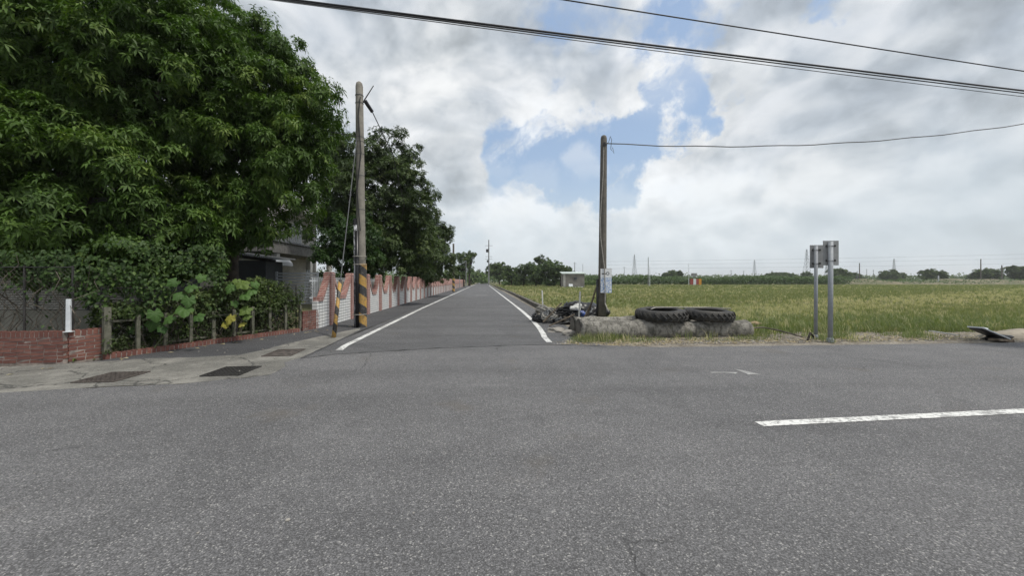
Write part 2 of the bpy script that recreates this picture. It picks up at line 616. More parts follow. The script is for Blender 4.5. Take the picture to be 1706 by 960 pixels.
def brick_mat():
    m, k, b = new_mat('red_brick')
    info = k.new('ShaderNodeObjectInfo').outputs['Random']
    p = wpos(k)
    n = k.noise(p, 9, 6, 0.65)
    c = k.mix(info, (0.130, 0.050, 0.040), (0.205, 0.090, 0.068))
    c = k.mix(k.m('MULTIPLY', k.ss(n, 0.45, 0.7), 0.65), c, (0.13, 0.05, 0.04))
    grime = k.ss(k.noise(k.v('MULTIPLY', p, (1, 1, 0.45)), 4.2, 5, 0.7), 0.55, 0.68)
    c = k.mix(k.m('MULTIPLY', grime, 0.7), c, (0.055, 0.04, 0.034))
    pale = k.ss(k.noise(p, 30, 4, 0.7), 0.62, 0.72)
    c = k.mix(k.m('MULTIPLY', pale, 0.5), c, (0.40, 0.30, 0.26))
    k.put(b.inputs['Base Color'], c)
    b.inputs['Roughness'].default_value = 0.9
    k.put(b.inputs['Normal'], k.bump(k.noise(p, 60, 5, 0.7), 0.5, 0.006))
    return m


def tile_mat(name, c1, c2, grout, tw, th, offx=0.0, stain=0.3):
    """small wall tiles: along-wall coordinate is the object's local x, height is z"""
    m, k, b = new_mat(name)
    o = objco(k)
    x, y, z = k.xyz(o)
    br = k.new('ShaderNodeTexBrick')
    br.offset = 0.0
    br.squash = 1.0
    k.put(br.inputs['Vector'], k.comb(k.m('ADD', x, y), z, 0.0))
    k.put(br.inputs['Color1'], c1)
    k.put(br.inputs['Color2'], c2)
    k.put(br.inputs['Mortar'], grout)
    br.inputs['Scale'].default_value = 1.0
    br.inputs['Mortar Size'].default_value = 0.009
    br.inputs['Mortar Smooth'].default_value = 0.2
    br.inputs['Brick Width'].default_value = tw
    br.inputs['Row Height'].default_value = th
    st = k.ss(k.noise(k.v('MULTIPLY', wpos(k), (1, 1, 0.25)), 2.2, 6, 0.65), 0.5, 0.78)
    c = k.mix(k.m('MULTIPLY', st, stain), br.outputs['Color'], tuple(q * 0.45 for q in c1))
    k.put(b.inputs['Base Color'], c)
    b.inputs['Roughness'].default_value = 0.35
    k.put(b.inputs['Normal'], k.bump(br.outputs['Fac'], -0.5, 0.006))
    return m


M = {}
M['road_cross'] = asphalt('asphalt_coarse', (0.152, 0.151, 0.153), (0.116, 0.116, 0.119), 1.0, 0.45)
M['road_side'] = asphalt('asphalt_fine', (0.124, 0.124, 0.126), (0.098, 0.098, 0.101), 1.4, 0.3)
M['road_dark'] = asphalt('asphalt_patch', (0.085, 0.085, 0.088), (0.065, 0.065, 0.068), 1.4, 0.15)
M['seam'] = simple('tar_seam', (0.035, 0.035, 0.036), 0.7, 0.3, 20)
M['paint'] = paint_mat('road_paint', 0.345)
M['paint_worn'] = paint_mat('road_paint_worn', 0.20)
M['brick'] = brick_mat()
M['mortar'] = simple('mortar', (0.36, 0.31, 0.28), 0.95, 0.3, 6, bump=0.4)
M['post_conc'] = simple('post_concrete', (0.165, 0.16, 0.125), 0.9, 0.3, 9, bump=0.4, col2=(0.075, 0.08, 0.055))
M['pole_conc'] = simple('pole_concrete', (0.27, 0.25, 0.215), 0.9, 0.2, 4, bump=0.25, bscale=60, col2=(0.17, 0.16, 0.14))
M['pole_dark'] = simple('pole_concrete_dark', (0.165, 0.15, 0.128), 0.9, 0.25, 5, bump=0.25, bscale=60, col2=(0.095, 0.088, 0.076))
M['white_tile'] = tile_mat('white_tile', (0.74, 0.74, 0.72), (0.64, 0.65, 0.65), (0.07, 0.072, 0.075), 0.20, 0.10, stain=0.40)
M['red_tile'] = tile_mat('red_tile', (0.34, 0.165, 0.138), (0.25, 0.110, 0.094), (0.42, 0.33, 0.30), 0.20, 0.075, stain=0.6)
M['steel'] = simple('galvanised_steel', (0.29, 0.31, 0.335), 0.55, 0.08, 12)
M['sign_back'] = simple('aluminium_back', (0.30, 0.305, 0.305), 0.6, 0.10, 6)
M['rubber'] = simple('tyre_rubber', (0.024, 0.024, 0.025), 0.75, 0.2, 5, bump=0.3, col2=(0.060, 0.056, 0.050))
M['black_pl'] = simple('black_plastic', (0.018, 0.018, 0.020), 0.35, 0.2, 10)
M['cable'] = simple('cable_black', (0.022, 0.023, 0.026), 0.55, 0.1, 10)
M['cable_grey'] = simple('cable_grey', (0.13, 0.135, 0.14), 0.55, 0.1, 10)
M['white_pl'] = simple('white_plastic', (0.62, 0.62, 0.60), 0.45, 0.1, 6)
M['white_pt'] = simple('white_paint', (0.66, 0.69, 0.71), 0.5, 0.1, 5, col2=(0.50, 0.53, 0.56))
M['blue_pl'] = simple('blue_plastic', (0.05, 0.10, 0.33), 0.4, 0.15, 8)
M['wood'] = simple('weathered_wood', (0.17, 0.135, 0.10), 0.9, 0.3, 12, bump=0.3)
M['bark'] = simple('bark', (0.075, 0.062, 0.050), 0.95, 0.35, 7, bump=0.9, bscale=18)
M['twig'] = simple('dry_twig', (0.19, 0.165, 0.13), 0.95, 0.3, 9)
M['iron'] = simple('cast_iron', (0.060, 0.057, 0.055), 0.6, 0.2, 14, metallic=0.3)
M['iron_rust'] = simple('rusty_iron', (0.105, 0.088, 0.078), 0.8, 0.25, 14, bump=0.2)
M['shed_dark'] = simple('charcoal_panel', (0.042, 0.047, 0.055), 0.55, 0.12, 3)
M['roof_dark'] = simple('dark_roof', (0.10, 0.105, 0.11), 0.6, 0.2, 4)
M['house'] = simple('house_render', (0.42, 0.41, 0.39), 0.85, 0.12, 2)
M['house_w'] = simple('house_white', (0.70, 0.69, 0.67), 0.8, 0.08, 2)
M['house_grey'] = simple('house_grey_tile', (0.21, 0.205, 0.20), 0.7, 0.2, 5)
M['glass'] = simple('dark_glass', (0.03, 0.035, 0.04), 0.12, 0.1, 2, spec=0.6)
M['slat'] = simple('slat_paint', (0.46, 0.45, 0.42), 0.6, 0.15, 5)
M['wall_low'] = simple('grey_plaster', (0.25, 0.24, 0.21), 0.9, 0.25, 2.5, col2=(0.14, 0.145, 0.12))
M['yellow'] = simple('yellow_paint', (0.62, 0.29, 0.02), 0.55, 0.2, 9, col2=(0.42, 0.20, 0.03))
M['black_pt'] = simple('black_paint', (0.025, 0.025, 0.026), 0.55, 0.2, 9)
M['wire_mesh'] = simple('rusty_wire', (0.085, 0.075, 0.065), 0.7, 0.2, 9, metallic=0.3)
M['tower'] = simple('tower_steel', (0.34, 0.37, 0.40), 0.6, 0.05, 1, metallic=0.2)
M['far_pole'] = simple('far_pole', (0.23, 0.235, 0.24), 0.8, 0.1, 1)
M['stone'] = simple('stone', (0.34, 0.32, 0.29), 0.9, 0.3, 5, col2=(0.20, 0.185, 0.165), bump=0.3)
M['shed_conc'] = simple('hut_concrete', (0.24, 0.225, 0.205), 0.9, 0.3, 0.8, col2=(0.14, 0.13, 0.12))
M['shed_roof'] = simple('hut_roof', (0.52, 0.58, 0.55), 0.5, 0.1, 0.5)
M['red_pt'] = simple('red_metal', (0.32, 0.06, 0.05), 0.5, 0.15, 1)
M['rope'] = simple('pale_rope', (0.40, 0.38, 0.34), 0.8, 0.2, 20)

M['mango'] = leaf_mat('mango_leaf', (0.042, 0.078, 0.018), (0.072, 0.128, 0.024), (0.135, 0.190, 0.040), 0.27, 0.55)
M['darkleaf'] = leaf_mat('dark_leaf', (0.034, 0.056, 0.019), (0.064, 0.098, 0.031), (0.125, 0.160, 0.055), 0.18, 0.5)
M['shrub'] = leaf_mat('shrub_leaf', (0.018, 0.040, 0.012), (0.036, 0.078, 0.018), (0.080, 0.135, 0.035), 0.2, 0.45)
M['hedge'] = leaf_mat('hedge_leaf', (0.030, 0.042, 0.016), (0.060, 0.092, 0.026), (0.145, 0.190, 0.050), 0.22, 0.55)
M['vine'] = leaf_mat('vine_leaf', (0.022, 0.044, 0.013), (0.045, 0.085, 0.022), (0.100, 0.155, 0.040), 0.25, 0.55)
M['bigleaf'] = leaf_mat('broad_leaf', (0.030, 0.072, 0.020), (0.070, 0.135, 0.034), (0.27, 0.25, 0.05), 0.25, 0.55, 0.1)
M['fartree'] = leaf_mat('far_leaf', (0.045, 0.074, 0.030), (0.084, 0.128, 0.046), (0.150, 0.200, 0.068), 0.2, 0.6)
M['farcane'] = leaf_mat('cane_leaf', (0.060, 0.095, 0.050), (0.100, 0.145, 0.075), (0.155, 0.200, 0.105), 0.25, 0.6)
M['grass'] = leaf_mat('grass_blade', (0.130, 0.168, 0.068), (0.240, 0.246, 0.120), (0.56, 0.48, 0.32), 0.30, 0.6, 0.15)
M['dry'] = leaf_mat('dry_straw', (0.16, 0.12, 0.07), (0.33, 0.27, 0.16), (0.50, 0.43, 0.28), 0.15, 0.8, 0.1)


def ground_mat():
    m, k, b = new_mat('soil_and_weeds')
    p = wpos(k)
    n = k.noise(p, 0.08, 6, 0.6)
    c = k.mix(k.ss(n, 0.35, 0.65), (0.115, 0.125, 0.055), (0.19, 0.165, 0.105))
    c = k.mix(k.m('MULTIPLY', k.noise(p, 3.0, 5, 0.7), 0.6), c, (0.07, 0.07, 0.04))
    k.put(b.inputs['Base Color'], c)
    b.inputs['Roughness'].default_value = 0.95
    b.inputs['Specular IOR Level'].default_value = 0.1
    return m


def field_mat():
    m, k, b = new_mat('paddy_stubble_soil')
    p = wpos(k)
    st = k.v('MULTIPLY', p, (0.35, 1.0, 1.0))
    n = k.noise(st, 0.16, 5, 0.6)
    n2 = k.noise(st, 0.9, 5, 0.65)
    c = k.mix(k.ss(n, 0.38, 0.62), (0.130, 0.165, 0.055), (0.200, 0.185, 0.090))
    c = k.mix(k.m('MULTIPLY', k.ss(n2, 0.45, 0.7), 0.5), c, (0.110, 0.145, 0.038))
    band = k.noise(k.v('MULTIPLY', p, (0.01, 0.09, 1)), 1.0, 3, 0.5)
    c = k.mix(k.m('MULTIPLY', k.ss(band, 0.52, 0.62), 0.5), c, (0.075, 0.115, 0.032))
    c = k.mix(k.m('MULTIPLY', k.noise(p, 9.0, 4, 0.7), 0.55), c, (0.055, 0.048, 0.028))
    k.put(b.inputs['Base Color'], c)
    b.inputs['Roughness'].default_value = 0.95
    b.inputs['Specular IOR Level'].default_value = 0.1
    k.put(b.inputs['Normal'], k.bump(k.noise(p, 14, 5, 0.7), 0.6, 0.05))
    return m


def verge_mat():
    m, k, b = new_mat('verge_dirt')
    p = wpos(k)
    n = k.noise(p, 2.6, 6, 0.65)
    c = k.mix(k.ss(n, 0.35, 0.65), (0.145, 0.125, 0.10), (0.27, 0.245, 0.205))
    g = k.xyz(k.voro(p, 34, out='Color'))[0]
    c = k.mix(k.m('MULTIPLY', k.ss(g, 0.7, 0.9), 0.5), c, (0.40, 0.375, 0.33))
    c = k.mix(k.m('MULTIPLY', k.ss(k.noise(p, 22, 4, 0.7), 0.5, 0.65), 0.5), c, (0.07, 0.06, 0.048))
    k.put(b.inputs['Base Color'], c)
    b.inputs['Roughness'].default_value = 0.95
    b.inputs['Specular IOR Level'].default_value = 0.15
    k.put(b.inputs['Normal'], k.bump(k.m('ADD', g, k.noise(p, 40, 4, 0.7)), 0.6, 0.03))
    return m


def concrete_mat():
    m, k, b = new_mat('apron_concrete')
    p = wpos(k)
    n = k.noise(p, 1.3, 6, 0.62)
    n2 = k.noise(p, 7, 6, 0.7)
    c = k.mix(k.ss(n, 0.42, 0.66), (0.078, 0.075, 0.066), (0.19, 0.182, 0.162))
    c = k.mix(k.m('MULTIPLY', k.ss(n2, 0.46, 0.68), 0.6), c, (0.075, 0.074, 0.066))
    g = k.xyz(k.voro(p, 70, out='Color'))[0]
    c = k.mix(k.m('MULTIPLY', g, 0.28), c, (0.40, 0.39, 0.36))
    cp = k.v('ADD', p, k.v('SCALE', k.noise(p, 1.8, 5, 0.65, col=True), 0.5))
    ce = k.voro(cp, 0.7, 'DISTANCE_TO_EDGE')
    crack = k.ss(ce, 0.014, 0.003)
    c = k.mix(k.m('MULTIPLY', crack, 0.8), c, (0.03, 0.03, 0.028))
    k.put(b.inputs['Base Color'], c)
    b.inputs['Roughness'].default_value = 0.88
    k.put(b.inputs['Normal'], k.bump(k.m('SUBTRACT', k.noise(p, 45, 5, 0.7), k.m('MULTIPLY', crack, 1.2)), 0.5, 0.01))
    return m


def log_mat():
    m, k, b = new_mat('old_concrete')
    p = wpos(k)
    n = k.noise(p, 3.2, 6, 0.68)
    c = k.mix(k.ss(n, 0.38, 0.62), (0.125, 0.118, 0.102), (0.28, 0.265, 0.235))
    n2 = k.noise(k.v('MULTIPLY', p, (1, 1, 0.3)), 12, 6, 0.7)
    c = k.mix(k.m('MULTIPLY', k.ss(n2, 0.46, 0.62), 0.8), c, (0.062, 0.060, 0.05))
    moss = k.ss(k.noise(p, 5, 4, 0.6), 0.6, 0.7)
    c = k.mix(k.m('MULTIPLY', moss, 0.4), c, (0.12, 0.125, 0.075))
    k.put(b.inputs['Base Color'], c)
    b.inputs['Roughness'].default_value = 0.92
    k.put(b.inputs['Normal'], k.bump(k.m('ADD', k.noise(p, 38, 6, 0.7), k.m('MULTIPLY', k.noise(p, 9, 4, 0.6), 1.6)), 0.9, 0.03))
    return m


def stripe_mat(name, period=0.5, twist=0.5):
    """hand painted yellow and black diagonal bands round a pole"""
    m, k, b = new_mat(name)
    x, y, z = k.xyz(objco(k))
    an = k.m('DIVIDE', k.m('ARCTAN2', y, x), 2 * math.pi)
    t = k.m('FRACT', k.m('DIVIDE', k.m('ADD', z, k.m('MULTIPLY', an, twist)), period))
    edge = k.m('ADD', t, k.m('MULTIPLY', k.m('SUBTRACT', k.noise(objco(k), 14, 3), 0.5), 0.10))
    s = k.ss(edge, 0.50, 0.53)
    n = k.noise(objco(k), 11, 6, 0.7)
    yel = k.mix(k.ss(n, 0.40, 0.65), (0.44, 0.255, 0.055), (0.26, 0.165, 0.06))
    c = k.mix(s, yel, (0.028, 0.028, 0.03))
    c = k.mix(k.m('MULTIPLY', k.ss(k.noise(objco(k), 27, 5, 0.7), 0.52, 0.64), 0.7), c, (0.17, 0.155, 0.13))
    k.put(b.inputs['Base Color'], c)
    b.inputs['Roughness'].default_value = 0.6
    return m


def peeling_mat():
    m, k, b = new_mat('peeling_pipe_paint')
    o = objco(k)
    n = k.noise(k.v('MULTIPLY', o, (1, 1, 0.3)), 20, 6, 0.7)
    c = k.mix(k.ss(n, 0.47, 0.55), (0.045, 0.048, 0.056), (0.46, 0.47, 0.50))
    k.put(b.inputs['Base Color'], c)
    b.inputs['Roughness'].default_value = 0.6
    return m


def poster_mat():
    m, k, b = new_mat('notice_print')
    o = objco(k)
    x, y, z = k.xyz(o)
    ring = k.m('ABSOLUTE', k.m('SUBTRACT', k.v('LENGTH', k.v('SUBTRACT', o, (0.05, 0.0, 0.24)), out=1), 0.045))
    inring = k.m('MULTIPLY', k.ss(ring, 0.016, 0.010), 1.0)
    bar = k.m('MULTIPLY', k.m('LESS_THAN', k.m('ABSOLUTE', k.m('SUBTRACT', z, 0.23)), 0.022),
              k.m('MULTIPLY', k.m('LESS_THAN', x, -0.01), k.m('GREATER_THAN', x, -0.15)))
    n = k.ss(k.noise(k.v('MULTIPLY', o, (1, 1, 1.4)), 18, 4, 0.65), 0.47, 0.53)
    low = k.m('LESS_THAN', z, 0.10)
    blue = k.mix(k.noise(o, 26, 3), (0.06, 0.16, 0.42), (0.35, 0.50, 0.72))
    c = k.mix(k.m('MULTIPLY', n, low), (0.70, 0.71, 0.72), blue)
    c = k.mix(k.m('MAXIMUM', inring, bar), c, (0.08, 0.085, 0.09))
    k.put(b.inputs['Base Color'], c)
    b.inputs['Roughness'].default_value = 0.5
    return m


# ================================================================== THE SETTING
g = MB().sheet([(-3000, -400), (3000, -400), (3000, 4500), (-3000, 4500)], -0.05)
g.build('ground', ground_mat(), kind='structure')

fld = MB().sheet([P(3.55, 10.2), C2(9.0, 9.75), C2(90, 9.75), (330, 136, 0), P(3.55, 136)], -0.026)
fld.build('field_soil', field_mat(), kind='structure')

vg = MB().sheet([P(2.6, 7.6), C2(90, 7.6), C2(90, 10.15), C2(6, 10.3), P(3.6, 12.0), P(3.6, 60), P(2.6, 60)], -0.014)
vg.build('road_verge', verge_mat(), kind='structure')

# side road: asphalt between the tiled wall and the ditch
seg = [4, 12, 30, 70, 140, 400]
s = MB()
for a, bq in zip(seg[:-1], seg[1:]):
    s.sheet([P(-3.6, a), P(2.75, a), P(2.75, bq), P(-3.6, bq)], 0.0)
s.build('side_road', M['road_side'], kind='structure')
# darker strip of asphalt at the foot of walls and fence
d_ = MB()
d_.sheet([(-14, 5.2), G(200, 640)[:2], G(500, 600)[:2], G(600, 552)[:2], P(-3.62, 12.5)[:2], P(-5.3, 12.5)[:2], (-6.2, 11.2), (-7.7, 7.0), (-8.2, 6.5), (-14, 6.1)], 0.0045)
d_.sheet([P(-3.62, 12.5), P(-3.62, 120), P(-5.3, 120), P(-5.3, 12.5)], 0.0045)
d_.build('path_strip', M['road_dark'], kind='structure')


def rough_line(pts, step, amp):
    out = []
    for a, bq in zip(pts[:-1], pts[1:]):
        a, bq = Vector(a), Vector(bq)
        n = max(1, int((bq - a).length / step))
        for i in range(n):
            q = a.lerp(bq, i / n)
            out.append(Vector((q.x + random.uniform(-amp, amp), q.y + random.uniform(-amp, amp), 0)))
    out.append(Vector(pts[-1]))
    return out


# concrete apron in front of the brick wall and fence
ap_out = rough_line([G(600, 550), G(545, 577), G(478, 607), G(476, 612), G(452, 626), G(300, 641), G(190, 645), G(0, 656), (-14, 3.9, 0)], 0.12, 0.012)
ap_in = rough_line([(-14, 6.0, 0), G(0, 613), G(110, 607), G(240, 599), G(330, 596), G(400, 592), G(440, 584), G(470, 575), G(540, 560), G(600, 547)], 0.15, 0.03)
a_ = MB().sheet([(p.x, p.y) for p in ap_out + ap_in], 0.009)
a_.build('concrete_apron', concrete_mat(), kind='structure')

# crossing road, its newer layer ends in a rough edge over the side road
edge = rough_line([C2(90, 8.0), G(1706, 572), G(1400, 576), G(1100, 580), G(1010, 577), G(950, 575), G(880, 575), G(800, 578), G(720, 581),
                   G(640, 586), G(560, 591), G(500, 598), G(474, 606), G(474, 613), G(450, 627), G(300, 642), G(190, 646), G(0, 657), (-14, 3.85, 0), (-60, 0.4, 0)], 0.14, 0.022)
cr = MB()
cr.sheet([(p.x, p.y) for p in edge] + [(-60, -30), (100, -30)], 0.015)
cr.build('cross_road', M['road_cross'], kind='structure')
# tar seam where the two layers meet
sm = rough_line([G(1010, 578.5), G(950, 576.5), G(880, 576), G(800, 579), G(720, 582), G(640, 587), G(560, 592), G(500, 599)], 0.10, 0.02)
mb = MB()
for i in range(len(sm) - 1):
    w0, w1 = (0.012 + 0.05 * max(0, math.sin(i * 0.9)) * random.random() for _ in (0, 1))
    t_ = (sm[i + 1] - sm[i]).normalized()
    nn = Vector((-t_.y, t_.x, 0))
    mb.add([sm[i] - nn * w0, sm[i + 1] - nn * w1, sm[i + 1] + nn * w1, sm[i] + nn * w0], [(0, 1, 2, 3)])
for v in mb.v:
    v.z = 0.0195
mb.build('road_seam', M['seam'], kind='structure')


# ------------------------------------------------------------------ road markings
def stripe(pts, w, z, name, mat):
    m_ = MB()
    n = len(pts)
    L, Rr = [], []
    for i in range(n):
        t_ = (pts[min(i + 1, n - 1)] - pts[max(i - 1, 0)]).normalized()
        nn = Vector((-t_.y, t_.x, 0))
        ww = w * 0.5 + random.uniform(-0.006, 0.006)
        L.append(pts[i] + nn * ww)
        Rr.append(pts[i] - nn * ww)
    vs = [Vector((q.x, q.y, z)) for q in L + Rr]
    m_.add(vs, [(i, n + i, n + i + 1, i + 1) for i in range(n - 1)])
    return m_.build(name, mat, kind='structure')


lp = [G(565, 584)] + [P(-3.17 - 0.15 * min(1, (Z - 8) / 12), Z) for Z in (8.6, 9.4, 10.5, 12, 14, 17, 20, 26, 34, 45, 60, 80, 110, 160)]
stripe(lp, 0.15, 0.006, 'road_edge_line', M['paint'])
rp = [G(915.5, 571), G(907, 562), P(1.70, 10.6), P(1.79, 12), P(1.87, 14.5), P(1.92, 18), P(1.93, 24), P(1.92, 34), P(1.9, 50), P(1.9, 80), P(1.9, 160)]
stripe(rp, 0.15, 0.006, 'road_edge_line', M['paint'])
dm = MB()
A, B_ = Vector((2.50, 3.89, 0)), Vector((9.2, 4.68, 0))
dash = [(1257, 705.5), (1290, 713.5), None]
dA0, dA1 = G(1257, 706), G(1272, 714)
dv = Vector((1, 0.118, 0)).normalized()
m_ = MB()
pts0 = [dA0 + dv * q for q in np.linspace(0, 4.4, 24)]
pts1 = [dA1 + dv * q for q in np.linspace(0, 4.4, 24)]
vs = [Vector((q.x, q.y + random.uniform(-.004, .004), 0.0205)) for q in pts0 + pts1]
m_.add(vs, [(i + 24, i + 25, i + 1, i) for i in range(23)])
m_.build('lane_dash', M['paint'], kind='structure')
# faint worn traces and transverse marks along the side road
for Z, l0, l1, dep in ((38, -1.0, 0.42, 0.55), (57, -0.95, 0.45, 0.8), (80, -1.0, 0.5, 1.0)):
    q = [P(l0, Z), P(l0 + 0.45, Z - 0.28 * dep), P(l0 + 0.5, Z - 0.1), P(l1, Z - 0.12), P(l1, Z + 0.22 * dep), P(l0 + 0.5, Z + 0.2), P(l0 + 0.45, Z + 0.4 * dep)]
    MB().sheet(q, 0.0065).build('road_mark', M['paint'], kind='structure')
MB().sheet([G(1183, 622), G(1229, 622.5), G(1226, 625), G(1207, 623.6), G(1186, 624)], 0.0205).build('paint_trace', M['paint_worn'], kind='structure')
MB().sheet([G(1223, 617), G(1236, 619), G(1270, 627), G(1246, 626)], 0.0205).build('paint_trace', M['paint_worn'], kind='structure')

# ------------------------------------------------------------------ ditch kerb on the right of the side road
kt = thing('ditch_kerb', 'long low concrete ditch wall on the right edge of the narrow road', 'kerb', P(2.85, 13))
prev = 13.2
i = 0
while prev < 110:
    L = 2.0 if prev < 40 else 6.0
    la = 2.72 + 0.012 * min(40, prev) + random.uniform(-.02, .02)
    q = [P(la, prev + 0.03), P(la + 0.16, prev + 0.03), P(la + 0.16 + 0.012 * L * (prev < 40), prev + L), P(la + 0.012 * L * (prev < 40), prev + L)]
    m_ = MB().prism([(v.x - P(2.85, 13).x, v.y - 13) for v in q], -0.05, 0.20 + random.uniform(-.03, .02))
    m_.build('kerb_block', M['pole_dark'], kt, bevel=0.012)
    prev += L
dt = MB().sheet([P(2.95, 13), P(3.6, 13), P(4.0, 45), P(4.0, 110), P(3.4, 110), P(3.4, 45)], -0.010)
dt.build('ditch', simple('ditch_mud', (0.045, 0.045, 0.035), 0.8, 0.3, 3), kind='structure')

# ================================================================== LEFT: BRICK WALL, FENCE, TILED WALL
bx_len, bx_h, bx_d = 0.205, 0.052, 0.10
brick_me = MB().box((0, 0, 0), (bx_len, bx_d, bx_h), jit=0.003).mesh('brick', M['brick'])
half_me = MB().box((0, 0, 0), (bx_len * 0.47, bx_d, bx_h), jit=0.003).mesh('brick_half', M['brick'])
sold_me = MB().box((0, 0, 0), (0.062, bx_d, 0.105), jit=0.003).mesh('brick_soldier', M['brick'])


def brick_run(parent, a, bq, courses, soldier=True, z0=0.02):
    """a wall face of single bricks from a to bq (local coordinates of the parent, bricks on the camera side)"""
    a, bq = Vector(a), Vector(bq)
    d = (bq - a)
    L = d.length
    d.normalize()
    ang = math.atan2(d.y, d.x)
    for c in range(courses):
        z = z0 + c * (bx_h + 0.014) + bx_h / 2
        x = -random.uniform(0.0, 0.02) - (0.1 if c % 2 else 0.0)
        while x < L - 0.02:
            me, w = brick_me, bx_len
            x0, x1 = x, x + w
            if x0 < -0.06 or x1 > L + 0.03 or random.random() < 0.12:
                me, w = half_me, bx_len * 0.47
                if x0 < -0.06:
                    x0 = 0.0
                x1 = x0 + w
            if x1 > L + 0.06:
                break
            o = bpy.data.objects.new('brick', me)
            q = a + d * (x0 + w / 2)
            o.location = (q.x, q.y, z)
            o.rotation_euler = (0, random.uniform(-.006, .006), ang + random.uniform(-.012, .012))
            put(o, parent)
            o.location += Vector((-d.y, d.x, 0)) * random.uniform(-0.004, 0.004)
            x = x1 + 0.015
    if soldier:
        z = z0 + courses * (bx_h + 0.014) + 0.053
        x = 0.03
        while x < L - 0.01:
            o = bpy.data.objects.new('brick', sold_me)
            q = a + d * x
            o.location = (q.x, q.y, z + random.uniform(-.006, .004))
            o.rotation_euler = (0, random.uniform(-.03, .03), ang + random.uniform(-.03, .03))
            put(o, parent)
            x += 0.0775
    # mortar core a little behind the faces
    h = z0 + courses * (bx_h + 0.014) + (0.09 if soldier else 0)
    n = Vector((-d.y, d.x, 0))
    q = [a + n * (-bx_d / 2 + 0.004) + d * 0.005, bq + n * (-bx_d / 2 + 0.004) - d * 0.005, bq + n * 0.07 - d * 0.005, a + n * 0.07 + d * 0.005]
    MB().prism([(v.x, v.y) for v in q], -0.04, h - 0.004).build('mortar_core', M['mortar'], parent)


W0 = Vector((-8.15, 6.78, 0))
bw = thing('brick_wall', 'low weathered red brick wall with upright top course at the left edge', 'wall', W0)
brick_run(bw, Vector((-9.75, 6.66, 0)) - W0, Vector((0.03, 0, 0)), 7, True)
brick_run(bw, Vector((0.0, 0.05, 0)), Vector((-7.93, 7.28, 0)) - W0, 7, True)
# kerb of upright bricks under the post fence
F0, F1 = Vector((-7.80, 7.12, 0)), Vector((-6.25, 10.95, 0))
fd = (F1 - F0).normalized()
bk = thing('brick_kerb', 'ankle-high kerb of upright red bricks under the concrete post fence', 'kerb', F0)
brick_run(bk, (0, 0, 0), F1 - F0, 0, True, 0.0)
bp = thing('brick_pier', 'short red brick pier between the hedge and the white tiled wall', 'pier', (-6.20, 11.05, 0))
brick_run(bp, (-0.05, 0, 0), (0.08, 0.62, 0), 7, True)

# concrete post fence
cf = thing('post_fence', 'low mossy concrete post and rail fence in front of the hedge', 'fence', F0)
NP = 10
for i in range(NP):
    q = (F1 - F0) * (i / (NP - 1))
    hh = (0.88 if i == 0 else 0.70) + random.uniform(-.03, .03)
    w = 0.10 if i == 0 else 0.065
    MB().box((q.x - 0.02, q.y + 0.06, 0.09 + hh / 2), (w, w, hh), rz=math.atan2(fd.y, fd.x), rx=random.uniform(-.03, .03), jit=0.003).build('post', M['post_conc'], cf, bevel=0.006)
for hz_, a, bq in ((0.70, 0.0, 0.30), (0.66, 0.32, 1.0), (0.17, 0.24, 0.42), (0.17, 0.58, 0.80)):
    p0, p1 = (F1 - F0) * a, (F1 - F0) * bq
    c = (p0 + p1) / 2
    MB().box((c.x - 0.075, c.y + 0.09, hz_), ((p1 - p0).length, 0.035, 0.04), rz=math.atan2(fd.y, fd.x), jit=0.004).build('rail', M['post_conc'], cf)


# chain link on top of the brick wall
def chain_link(name, label, a, bq, z0, z1, cell=0.085, r=0.0024):
    a, bq = Vector(a), Vector(bq)
    t = thing(name, label, 'fence', a)
    L = (bq - a).length
    d = (bq - a).normalized()
    H = z1 - z0
    m_ = MB()
    nz = int(H / (cell / 2))
    for i in range(-int(H / cell) - 1, int(L / cell) + 2):
        for sgn in (1, -1):
            pts = []
            x0 = i * cell if sgn > 0 else i * cell + H
            for j in (0, 1):
                xx = x0 + sgn * H * j
                pts.append((xx, H * j))
            (xa, za), (xb, zb) = pts
            # clip to 0..L
            def at(xq):
                f = (xq - xa) / (xb - xa)
                return za + (zb - za) * f
            lo, hi = min(xa, xb), max(xa, xb)
            c0, c1 = max(lo, 0), min(hi, L)
            if c1 - c0 < 0.02:
                continue
            m_.tube([d * c0 + Vector((0, 0, z0 + at(c0))), d * c1 + Vector((0, 0, z0 + at(c1)))], r, 3, False)
    o = m_.build('wire_netting', M['wire_mesh'], t, kind='stuff')
    n = max(2, int(L / 0.75) + 1)
    for i in range(n):
        q = d * (L * i / (n - 1))
        MB().tube([(q.x, q.y, z0 - 0.05), (q.x, q.y, z1 + 0.03)], 0.019, 6).build('post', M['iron'], t)
    MB().tube([Vector((0, 0, z1)), d * L + Vector((0, 0, z1))], 0.012, 6).build('rail', M['iron'], t)
    return t


chain_link('chain_link_fence', 'rusty chain link fence standing on the brick wall', (-9.75, 6.76, 0), (-8.12, 6.88, 0), 0.55, 1.75)
chain_link('chain_link_fence', 'rusty chain link fence behind the hedge and concrete posts', (F0.x - 0.22, F0.y + 0.14, 0), (F1.x - 0.16, F1.y + 0.1, 0), 0.14, 1.35, cell=0.11)
wp = thing('white_post', 'short white painted post standing on the brick wall corner', 'post', (-8.10, 6.80, 0.565))
MB().box((0, 0, 0.30), (0.062, 0.055, 0.60), rz=0.5, rx=-0.02).build('shaft', M['white_pt'], wp, bevel=0.006)
MB().box((0, 0, 0.005), (0.12, 0.09, 0.015), rz=0.5).build('foot', M['white_pt'], wp)

